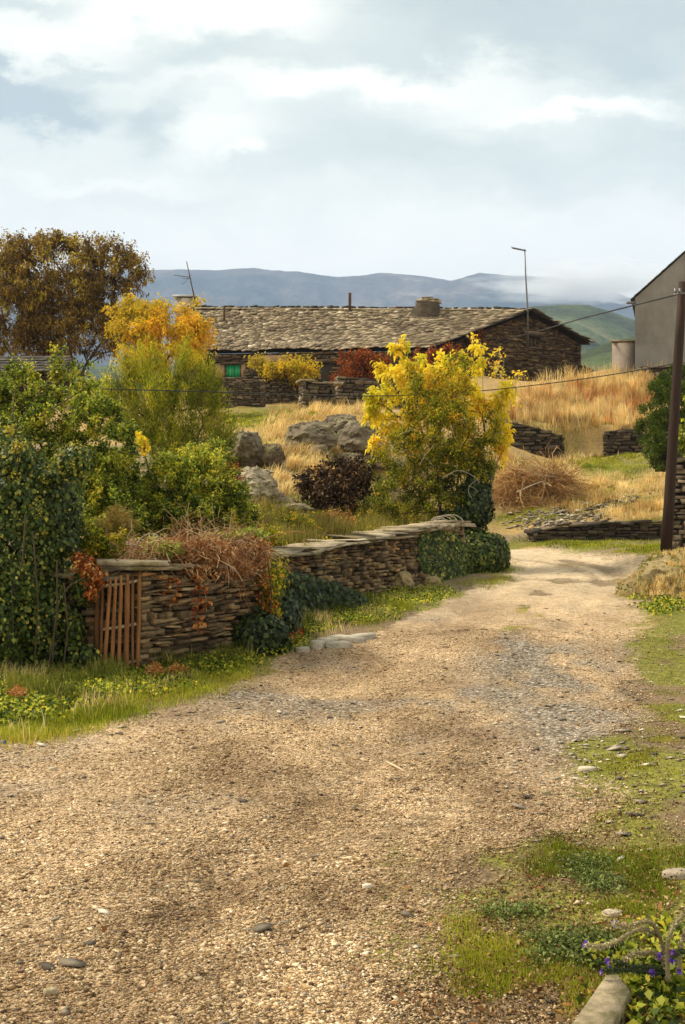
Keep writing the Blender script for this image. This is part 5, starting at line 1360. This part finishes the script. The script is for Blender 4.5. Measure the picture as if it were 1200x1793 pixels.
def cover(name, label, polys, h, w, mat, lean=.3, hv=.35, wind=(0, 0), clump=.0, th=(.3, .55), hc=1.0):
    pts = []
    for poly, n in polys: pts.append(poly_pts(poly, n))
    pts = np.vstack(pts)
    if clump:
        g = fbm(pts[:, 0]*clump, pts[:, 1]*clump, 4, 51); pts = pts[RNG.random(len(pts)) < sstep(*th, g)]
        g = fbm(pts[:, 0]*clump, pts[:, 1]*clump, 4, 51)
    else: g = np.full(len(pts), .55)
    n = len(pts); hh = h*(1+RNG.normal(0, hv, n))*(.6+.75*g)*(1+hc*(fbm(pts[:, 0]*3.1, pts[:, 1]*3.1, 3, 71)-.5)*2.2); hh = np.clip(hh, h*.25, h*2)
    rn = np.clip(.5+RNG.normal(0, .22, n)+(fbm(pts[:, 0]*.9, pts[:, 1]*.9, 3, 61)-.5)*1.1, 0, 1)
    o = blades(name, pts, hh, w, mat, lean, rnd=rn, wind=wind)
    return tag(o, label, kind='stuff')
cover('golden_grass', 'tall golden dry grass on the terrace below the farmhouse', [([(880,715),(930,690),(1000,672),(1140,662),(1140,752),(1060,748),(985,760),(940,745),(890,735)], 46000)], .4, .022, M['gold'], .5, clump=1.1, th=(.33, .56), hc=1.6)
cover('brown_weeds', 'taller brown weed stalks scattered through the golden field', [([(890,700),(1135,670),(1135,745),(985,755),(900,735)], 9000)], .5, .02, M['straw'], .35, clump=1.6, th=(.52, .6), hc=1.4)
cover('golden_grass', 'pale dry grass over the slope around the hillside rocks', [([(560,700),(660,695),(660,740),(600,735),(540,745),(490,740),(470,730)], 12000), ([(480,745),(530,750),(510,790),(560,800),(560,850),(500,865),(470,800)], 11000), ([(570,780),(640,780),(640,810),(580,815)], 3500), ([(560,815),(700,820),(700,870),(640,860),(560,850)], 5000)], .22, .017, M['gold'], .8, wind=(.35, -.35), clump=1.2, th=(.4, .58), hc=1.6)
cover('green_grass', 'short yellow-green grass before the pen walls', [([(390,725),(530,715),(560,725),(480,742),(400,750)], 9000), ([(985,790),(1120,788),(1135,820),(1000,835)], 9000), ([(960,800),(1150,840),(1150,900),(960,895)], 7000), ([(470,740),(700,740),(700,800),(480,860)], 6000), ([(900,730),(1130,690),(1130,745),(920,750)], 5000), ([(870,895),(1000,878),(1000,905),(880,915)], 6000), ([(890,945),(1165,952),(1160,972),(1110,980),(1060,965),(960,953)], 9000)], .055, .02, M['grass'], .5, clump=.8)
cover('dry_grass', 'straw coloured grass tufts on the lower slope right of the brush pile', [([(980,800),(1010,800),(1010,900),(960,895)], 4000), ([(1010,838),(1150,838),(1160,910),(1050,900),(1010,880)], 11000), ([(960,745),(1060,755),(1060,790),(985,805)], 6500), ([(870,800),(900,795),(880,880),(865,880)], 2500)], .19, .017, M['gold'], .8, clump=1.3, th=(.4, .6), hc=1.6)
cover('weeds', 'olive and straw weeds growing behind the long wall', [([(430,890),(700,900),(840,905),(800,925),(700,925),(620,945),(480,968),(430,950)], 26000)], .22, .011, M['olive'], .6, clump=1.6, th=(.35, .62), hc=1.5)
cover('verge_grass', 'bright green grass verge between the track and the front walls', [([(0,1190),(150,1175),(250,1180),(330,1170),(430,1150),(420,1190),(340,1215),(240,1245),(120,1285),(0,1305)], 42000), ([(560,1090),(650,1065),(740,1060),(700,1078),(640,1092),(560,1102)], 7000), ([(600,1060),(760,1030),(775,1045),(660,1075)], 5000), ([(890,990),(905,990),(900,1010),(860,1030),(790,1030)], 3500)], .06, .006, M['grass'], .55, clump=1.5)
cover('verge_weeds', 'taller darker weeds at the foot of the front walls', [([(0,1165),(140,1165),(250,1165),(420,1130),(430,1150),(330,1185),(200,1215),(0,1270)], 14000), ([(430,1105),(560,1065),(650,1050),(640,1070),(560,1095),(520,1115)], 8000)], .14, .011, M['grassdark'], .6, clump=1.8)
cover('dry_verge_tufts', 'straw coloured dead grass tufts mixed into the left verge', [([(0,1180),(240,1170),(430,1135),(430,1165),(250,1225),(0,1290)], 9000), ([(430,1120),(560,1080),(740,1045),(720,1065),(560,1110)], 2500)], .12, .006, M['gold'], .9, clump=2.2, th=(.5, .62), hc=1.6)
cover('right_verge_grass', 'patchy green grass along the right side of the track', [([(1110,1060),(1200,1060),(1200,1160),(1150,1150),(1110,1130)], 7000), ([(1150,1180),(1200,1180),(1200,1340),(1090,1360),(1110,1290)], 6500), ([(1000,1420),(1200,1380),(1200,1620),(1050,1660),(880,1620),(940,1520)], 52000), ([(790,1610),(1000,1580),(1180,1650),(1050,1793),(830,1793),(800,1700)], 22000), ([(1060,1300),(1200,1280),(1200,1400),(1000,1430)], 12000)], .019, .004, M['grass'], .7, clump=2.2, th=(.45, .62))
# low broad-leaved weeds
def herb(name, label, polys, n_leaf, L, mat, spread=.09, up=.5):
    cs = []
    for poly, n in polys: cs.append(poly_pts(poly, n))
    cs = np.vstack(cs); k = RNG.integers(0, len(cs), n_leaf)
    c = cs[k]+np.stack([RNG.normal(0, spread, n_leaf), RNG.normal(0, spread, n_leaf), RNG.random(n_leaf)*spread*.7+.01], 1)
    d = rand_dirs(n_leaf, up); sz = RNG.uniform(.5, 1.2, n_leaf)
    o = leaf_obj(name, c, d, rand_dirs(n_leaf, 2.5), L*sz, L*.6*sz, mat, RNG.random(n_leaf), droop=.25)
    return tag(o, label, kind='stuff')
M['clover'] = leaf_mat('grey_green_herbs', [(0, (.05,.07,.015)), (.5, (.14,.18,.035)), (1, (.3,.33,.09))], .25, .5, .35)
M['duff'] = leaf_mat('brown_leaf_litter', [(0, (.04,.02,.008)), (.5, (.16,.085,.03)), (.85, (.34,.2,.08)), (1, (.5,.38,.2))], .1, .8, .1)
herb('leaf_litter', 'brown crumbs of dead leaf and twig over the right verge', [([(1000,1400),(1200,1380),(1200,1793),(740,1793),(820,1620),(930,1480)], 2600), ([(1090,1200),(1200,1180),(1200,1380),(1040,1380)], 500), ([(1100,1050),(1200,1050),(1200,1180),(1120,1180)], 300), ([(0,1180),(240,1165),(430,1150),(250,1215),(0,1285)], 900), ([(500,1110),(700,1060),(720,1080),(540,1140)], 200)], 11000, .016, M['duff'], .03, .1)
herb('low_herbs', 'grey-green clover-like herbs creeping in the right verge', [([(1000,1540),(1060,1540),(1120,1570),(1000,1560)], 16), ([(860,1595),(950,1595),(950,1612),(870,1612)], 10), ([(920,1640),(1080,1640),(1100,1700),(950,1700)], 46), ([(1000,1510),(1060,1510),(1060,1530),(1000,1530)], 10)], 4200, .022, M['clover'], .045)
herb('wall_foot_plants', 'leafy nettles and ground ivy below the long wall', [([(600,1060),(770,1025),(775,1045),(650,1080),(560,1105)], 60), ([(430,1120),(540,1080),(560,1100),(470,1150)], 50), ([(0,1180),(240,1165),(420,1140),(430,1160),(250,1210),(0,1275)], 260)], 24000, .045, M['greenleaf'], .12)
herb('weed_clumps', 'broad leaved olive weeds among the grass behind the long wall', [([(430,885),(700,895),(840,900),(800,925),(700,925),(620,945),(480,965),(430,950)], 130)], 9000, .06, M['olivegreen'], .14)
for (px, py, d_, w_, h_, mt, lab) in [(455,950,18.5,32,30,'olivegreen','low olive weedy bush just behind the vine heap'), (520,925,21,36,26,'olivegreen','low tangled olive bush behind the pale coping slabs'), (590,918,22.5,26,20,'straw','rusty-orange weed clump behind the middle of the long wall'),
        (665,895,25,34,34,'olivegreen','thin leafy bush between the wine shrub and the yellow tree'), (425,905,20,26,30,'greenleaf','small green bush at the left end of the grass behind the long wall'), (395,830,21,20,34,'rustleaf','bush with a few rust-red leaves beside the layered ledge')]:
    tree('low_bush', lab, 'shrub', P(px, py+h_*.7, d_), [[P(px, py+h_*.3, d_)]], [blob(px, py, d_, w_, h_*.7), blob(px+w_*.5, py+h_*.2, d_, w_*.6, h_*.5), blob(px-w_*.6, py-h_*.1, d_, w_*.4, h_*.5)], 40, 2600, .13, .05, .022, M[mt], r_tip=.003, up=1.0, tone=.4)
herb('roadside_herbs', 'green leaves on the mossy bank beside the pole', [([(1165,1010),(1200,1005),(1200,1075),(1130,1075)], 40)], 2600, .06, M['greenleaf'], .1)
# fallen leaves
M['duffrust'] = leaf_mat('brown_fallen_leaves', [(0, (.07,.03,.012)), (.4, (.2,.085,.03)), (.75, (.38,.17,.06)), (1, (.55,.4,.22))], .15, .7, .2)
x, y = near_pts(1500, 3.6, 12)
w = .04+.9*np.exp(-((x-(.75))/.5)**2)*(1-sstep(5, 6.5, y)); k = RNG.random(len(x)) < w; x = x[k]; y = y[k]
extra = poly_pts([(1060,1560),(1200,1560),(1200,1793),(1000,1793)], 170); q = np.vstack([np.stack([x, y, H(x, y)], 1), extra]); n = len(q); q[:, 2] += .012
o = leaf_obj('fallen_leaves', q, rand_dirs(n, 0)*np.array([1, 1, .2]), rand_dirs(n, 2.2), RNG.uniform(.015, .05, n), RNG.uniform(.01, .03, n), M['duffrust'], RNG.random(n), fold=.2, droop=-.1)
tag(o, 'rusty fallen leaves on the gravel edge', kind='stuff')

# rubble above the rear retaining wall
pp = poly_pts([(900,900),(1000,890),(1080,860),(1120,870),(1060,905),(960,925),(900,925)], 900)
pebbles('rubble', pp, np.clip(RNG.lognormal(math.log(.13), .45, len(pp)), .05, .4), M['slatechip'], 'broken grey stones spilled above the rear retaining wall', flat=.35, lift=.3)

# ---------------------------------------------------------------- foreground: kerb stone and flowering succulent
kz = .14
ks = empty('kerb_stone', tuple(P(1040, 1770, 4.2)*np.array([1, 1, 0])+np.array([0, 0, gz(.85, 4.1)])), 'pale worn stone kerb slab at the bottom right corner', 'kerb')
mb = MB(); zt = gz(.85, 4.1)+.07
def onz(px, py, z): d = (z-CH)/((CY-py)/F); return np.array([(px-CX)/F*d, d, z])
top = [onz(985, 1815, zt), onz(1062, 1706, zt), onz(1082, 1704, zt), onz(1105, 1735, zt), onz(1060, 1815, zt)]
m = 5; ed = []
V = [q+np.array([0, 0, -.09]) for q in top]+[q+np.array([0, 0, -.008]) for q in top]+[np.array(top).mean(0)+(q-np.array(top).mean(0))*.96 for q in top]
V.append(np.array(top).mean(0)+np.array([0, 0, .003]))
mb.add(V, [(k*m+i, k*m+(i+1) % m, (k+1)*m+(i+1) % m, (k+1)*m+i) for k in range(2) for i in range(m)], [(2*m+i, 2*m+(i+1) % m, 3*m) for i in range(m)], r=.3); M['kerb'] = stone_mat('worn_kerb', [(0, (.24,.19,.12)), (1, (.46,.38,.26))], 22, lichen=(.14,.12,.045), stain=.5, lf=(.45, .62)); mb.build('slab', M['kerb'], ks)
M['fuzzy'] = leaf_mat('fuzzy_stem_leaves', [(0, (.22,.18,.08)), (.5, (.46,.38,.2)), (1, (.68,.58,.36))], .15, .8, .15)
M['fuzzydark'] = leaf_mat('dark_stem_leaves', [(0, (.05,.07,.03)), (1, (.14,.16,.07))], .15, .8, .15)
M['purple'] = leaf_mat('purple_petals', [(0, (.11,.05,.42)), (.6, (.22,.1,.7)), (1, (.55,.2,.6))], .3, .5, .3)
pz = empty('purple_flowered_plant', tuple(P(1168, 1720, 4.5)*np.array([1, 1, 0])+np.array([0, 0, gz(1.15, 4.5)])), 'sprawling plant with woolly arching stems tipped by purple flowers', 'plant')
stems = [([(1168,1735),(1168,1680),(1152,1628),(1135,1612),(1115,1616),(1095,1624),(1078,1616)], 'fuzzy'),
         ([(1156,1640),(1130,1625),(1105,1632),(1075,1652),(1050,1658),(1028,1654)], 'fuzzy'),
         ([(1168,1690),(1145,1668),(1115,1668),(1095,1680)], 'fuzzy'), ([(1165,1700),(1135,1692),(1105,1692),(1075,1682)], 'fuzzydark'), ([(1168,1705),(1120,1700),(1080,1697),(1058,1699)], 'fuzzydark'),
         ([(1170,1720),(1168,1650),(1180,1620),(1200,1598),(1215,1580)], 'fuzzy'), ([(1190,1720),(1190,1660),(1200,1630),(1212,1620)], 'fuzzy'), ([(1170,1680),(1190,1665),(1215,1666)], 'fuzzydark'),
         ([(1168,1735),(1150,1740),(1140,1760),(1130,1790)], 'fuzzydark'), ([(1175,1720),(1195,1740),(1205,1770)], 'fuzzydark')]
dd0 = 4.35
for pix, mt in stems:
    A = np.array(pix, float); t = np.linspace(0, len(A)-1, 40)
    K = np.stack([np.interp(t, np.arange(len(A)), A[:, j]) for j in range(2)], 1)
    for _ in range(5): K[1:-1] = (K[:-2]+2*K[1:-1]+K[2:])/4
    dep = dd0 - .18*(K[:, 0].max()-K[:, 0])/100
    pts = np.array([P(a, b, e) for (a, b), e in zip(K, dep)]); pts[:, 2] = np.maximum(pts[:, 2], H(pts[:, 0], pts[:, 1])+.012)
    mb = MB(); mb.tube(pts, np.linspace(.0078, .005, len(pts)), 6, r=.3, cap=True); st = mb.build('stem', M[mt], pz)
    n = 420; k = RNG.integers(0, len(pts)-1, n); tt = RNG.random(n)[:, None]; c = pts[k]*(1-tt)+pts[k+1]*tt; tg = pts[k+1]-pts[k]; tg /= np.linalg.norm(tg, axis=1)[:, None]
    leaf_obj('leaves', c+rand_dirs(n)*.004, tg*.9+rand_dirs(n)*.8, rand_dirs(n), .016, .006, M[mt], RNG.random(n), st)
for (px, py) in ((1077,1616),(1026,1653),(1066,1682),(1070,1696),(1056,1700),(1143,1703),(1157,1673),(1180,1667),(1178,1682),(1082,1738),(1192,1700)):
    q = P(px, py, dd0-.1); q[2] = max(q[2], gz(q[0], q[1])+.015); n = 14
    ds = rand_dirs(n, .2)+np.array([-.5, -.2, 0]); leaf_obj('flower', np.repeat(q[None], n, 0), ds, rand_dirs(n), .016, .009, M['purple'], RNG.random(n), pz)
herb('plant_base_leaves', 'broad green leaves under the purple flowered plant', [([(1110,1640),(1200,1620),(1200,1793),(1100,1793),(1095,1720)], 60)], 1800, .045, M['greenleaf'], .05)
tag(slab('blue_scrap', 6, 1303, 8.9, .05, .03, .02, .2, plain('blue_plastic', (.03,.06,.35), .35), 'tiny blue plastic scrap at the left edge of the track', 'litter'))

# ---------------------------------------------------------------- air
def haze():
    mb = MB(); x0, x1, y0, y1, z0, z1 = -5600, 5600, -60, 5600, -260, 1050
    mb.add([(x0,y0,z0),(x1,y0,z0),(x1,y1,z0),(x0,y1,z0),(x0,y0,z1),(x1,y0,z1),(x1,y1,z1),(x0,y1,z1)], BOXF)
    m = bpy.data.materials.new('haze_air'); m.use_nodes = True; nt = m.node_tree; nt.nodes.clear()
    out = nt.nodes.new('ShaderNodeOutputMaterial'); v = nt.nodes.new('ShaderNodeVolumePrincipled')
    v.inputs['Color'].default_value = (.46, .64, .96, 1); v.inputs['Density'].default_value = .00015; v.inputs['Anisotropy'].default_value = .0
    nt.links.new(v.outputs[0], out.inputs['Volume'])
    o = mb.build('haze', m); tag(o, 'thin blue haze between the village and the mountains', kind='stuff')
haze()

def cloud():
    # low cloud resting on the right end of the ridge
    bm = bmesh.new(); bmesh.ops.create_icosphere(bm, subdivisions=4, radius=1)
    c = P(1030, 497, 3700); rad = Vector((400, 420, 58))
    for v in bm.verts: v.co = Vector((v.co.x*rad.x, v.co.y*rad.y, v.co.z*rad.z))*1.0
    me = bpy.data.meshes.new('cloud'); bm.to_mesh(me); bm.free(); o = bpy.data.objects.new('cloud', me); COL.objects.link(o); o.location = tuple(c)
    m = bpy.data.materials.new('cloud_mist'); m.use_nodes = True; nt = m.node_tree; nt.nodes.clear()
    out = nt.nodes.new('ShaderNodeOutputMaterial'); v = nt.nodes.new('ShaderNodeVolumePrincipled'); v.inputs['Color'].default_value = (1, 1, 1, 1)
    tc = nt.nodes.new('ShaderNodeTexCoord'); mp = mapping(nt, tc.outputs['Object'], (1/400, 1/420, 1/58))
    ln = nt.nodes.new('ShaderNodeVectorMath'); ln.operation = 'LENGTH'; nt.links.new(mp, ln.inputs[0])
    n = noise_(nt, mp, 3.0, 4, .6)
    q = math_(nt, 'ADD', math_(nt, 'SUBTRACT', .75, ln.outputs['Value']), math_(nt, 'MULTIPLY', math_(nt, 'SUBTRACT', n, .5), 1.6))
    q = math_(nt, 'MULTIPLY', q, .03); q = math_(nt, 'MAXIMUM', q, 0.0)
    nt.links.new(q, v.inputs['Density']); nt.links.new(v.outputs[0], out.inputs['Volume']); me.materials.append(m)
    tag(o, 'low white cloud clinging to the right end of the mountain ridge', kind='stuff')
cloud()

# ---------------------------------------------------------------- sky, sun, camera
SUN_EL, SUN_AZ = R(46), R(-72)     # azimuth measured from +Y towards +X
def world():
    w = bpy.data.worlds.new('World'); scene.world = w; w.use_nodes = True; nt = w.node_tree; nt.nodes.clear()
    out = nt.nodes.new('ShaderNodeOutputWorld'); bg = nt.nodes.new('ShaderNodeBackground')
    sky = nt.nodes.new('ShaderNodeTexSky'); sky.sky_type = 'NISHITA'; sky.sun_disc = False; sky.sun_elevation = SUN_EL; sky.sun_rotation = SUN_AZ
    sky.altitude = 1000
    tc = nt.nodes.new('ShaderNodeTexCoord'); sp = nt.nodes.new('ShaderNodeSeparateXYZ'); nt.links.new(tc.outputs['Generated'], sp.inputs[0])
    y = math_(nt, 'ADD', math_(nt, 'ABSOLUTE', sp.outputs[1]), .08)
    u = math_(nt, 'DIVIDE', sp.outputs[0], y); v = math_(nt, 'DIVIDE', sp.outputs[2], y)
    cb = nt.nodes.new('ShaderNodeCombineXYZ'); nt.links.new(u, cb.inputs[0]); nt.links.new(v, cb.inputs[1])
    # warp
    wn = noise_(nt, mapping(nt, cb.outputs[0], (.7, 1.3, 1)), 12, 9, .66, out=1)
    sub = nt.nodes.new('ShaderNodeVectorMath'); sub.operation = 'SUBTRACT'; nt.links.new(wn, sub.inputs[0]); sub.inputs[1].default_value = (.5, .5, .5)
    scl = nt.nodes.new('ShaderNodeVectorMath'); scl.operation = 'SCALE'; nt.links.new(sub.outputs[0], scl.inputs[0]); scl.inputs['Scale'].default_value = .1
    add = nt.nodes.new('ShaderNodeVectorMath'); add.operation = 'ADD'; nt.links.new(cb.outputs[0], add.inputs[0]); nt.links.new(scl.outputs[0], add.inputs[1])
    s2 = nt.nodes.new('ShaderNodeSeparateXYZ'); nt.links.new(add.outputs[0], s2.inputs[0])
    total = math_(nt, 'ADD', math_(nt, 'MULTIPLY', math_(nt, 'SUBTRACT', noise_(nt, mapping(nt, add.outputs[0], (3.2, 10, 1)), 1.0, 6, .6), .5), .8), .42)
    def gb(px, py, a, b, k):
        nonlocal total
        du = math_(nt, 'DIVIDE', math_(nt, 'SUBTRACT', s2.outputs[0], (px-CX)/F), a/F); dv = math_(nt, 'DIVIDE', math_(nt, 'SUBTRACT', s2.outputs[1], (CY-py)/F), b/F)
        e = math_(nt, 'ADD', math_(nt, 'POWER', math_(nt, 'ABSOLUTE', du), 2.6), math_(nt, 'POWER', math_(nt, 'ABSOLUTE', dv), 2.6))
        g = math_(nt, 'EXPONENT', math_(nt, 'MULTIPLY', e, -1.0)); total = math_(nt, 'ADD', total, math_(nt, 'MULTIPLY', g, k))
    for q in [(390,70,165,44,.6),(60,35,90,30,.35),(130,140,180,45,.3),(620,205,330,26,.4),(390,275,110,42,.32),(1000,245,190,20,.42),(450,315,30,14,.3),(230,360,160,18,.2),(600,455,800,60,.22),
              (60,232,100,40,-.7),(20,200,60,26,-.4),(150,262,70,22,-.35),(280,265,40,40,-.35),(950,120,360,100,-.3),(360,150,150,30,-.22),(50,75,130,25,-.25),(800,320,330,60,-.16),(180,178,80,14,-.2),(370,215,90,14,-.2),(1170,270,50,60,-.15),(650,60,200,40,-.15)]: gb(*q)
    col = ramp(nt, [(0, (.38,.41,.36)), (.25, (.52,.545,.475)), (.5, (.68,.68,.59)), (.75, (.84,.81,.70)), (1, (.97,.93,.80))], total)
    # warmer and flatter near the horizon
    hz = ramp(nt, [(.0, (0,0,0)), (.1, (1,1,1))], math_(nt, 'SUBTRACT', .27, v)).outputs[0]
    cloudc = mixc(nt, math_(nt, 'MULTIPLY', hz, .62), col.outputs[0], (.86,.81,.705))
    blue = nt.nodes.new('ShaderNodeVectorMath'); blue.operation = 'SCALE'; nt.links.new(sky.outputs[0], blue.inputs[0]); blue.inputs['Scale'].default_value = .1
    cov = ramp(nt, [(0, (.86,.86,.86)), (.4, (1,1,1))], total).outputs[0]
    c = mixc(nt, cov, blue.outputs[0], cloudc)
    nt.links.new(c, bg.inputs[0]); bg.inputs[1].default_value = 1.0
    nt.links.new(bg.outputs[0], out.inputs[0])
world()
sd = bpy.data.lights.new('sun', 'SUN'); sd.energy = 3.7; sd.angle = R(22); sd.color = (1, .9, .72)
so = bpy.data.objects.new('sun', sd); COL.objects.link(so)
sv = Vector((math.sin(SUN_AZ)*math.cos(SUN_EL), math.cos(SUN_AZ)*math.cos(SUN_EL), math.sin(SUN_EL)))
so.rotation_euler = (-sv).to_track_quat('-Z', 'Y').to_euler()
cd = bpy.data.cameras.new('camera'); cam = bpy.data.objects.new('camera', cd); COL.objects.link(cam)
cd.sensor_fit = 'VERTICAL'; cd.sensor_height = 36; cd.lens = F/1793*36; cd.clip_end = 20000; cd.clip_start = .05
cam.location = (0, 0, CH); cam.rotation_euler = (R(90), 0, 0)
scene.camera = cam
scene.view_settings.view_transform = 'Standard'; scene.view_settings.look = 'None'; scene.view_settings.exposure = .7; scene.view_settings.gamma = 1
scene.render.engine = 'CYCLES'; scene.cycles.use_denoising = True
scene.cycles.max_bounces = 6; scene.cycles.diffuse_bounces = 3; scene.cycles.transmission_bounces = 3; scene.cycles.volume_bounces = 2
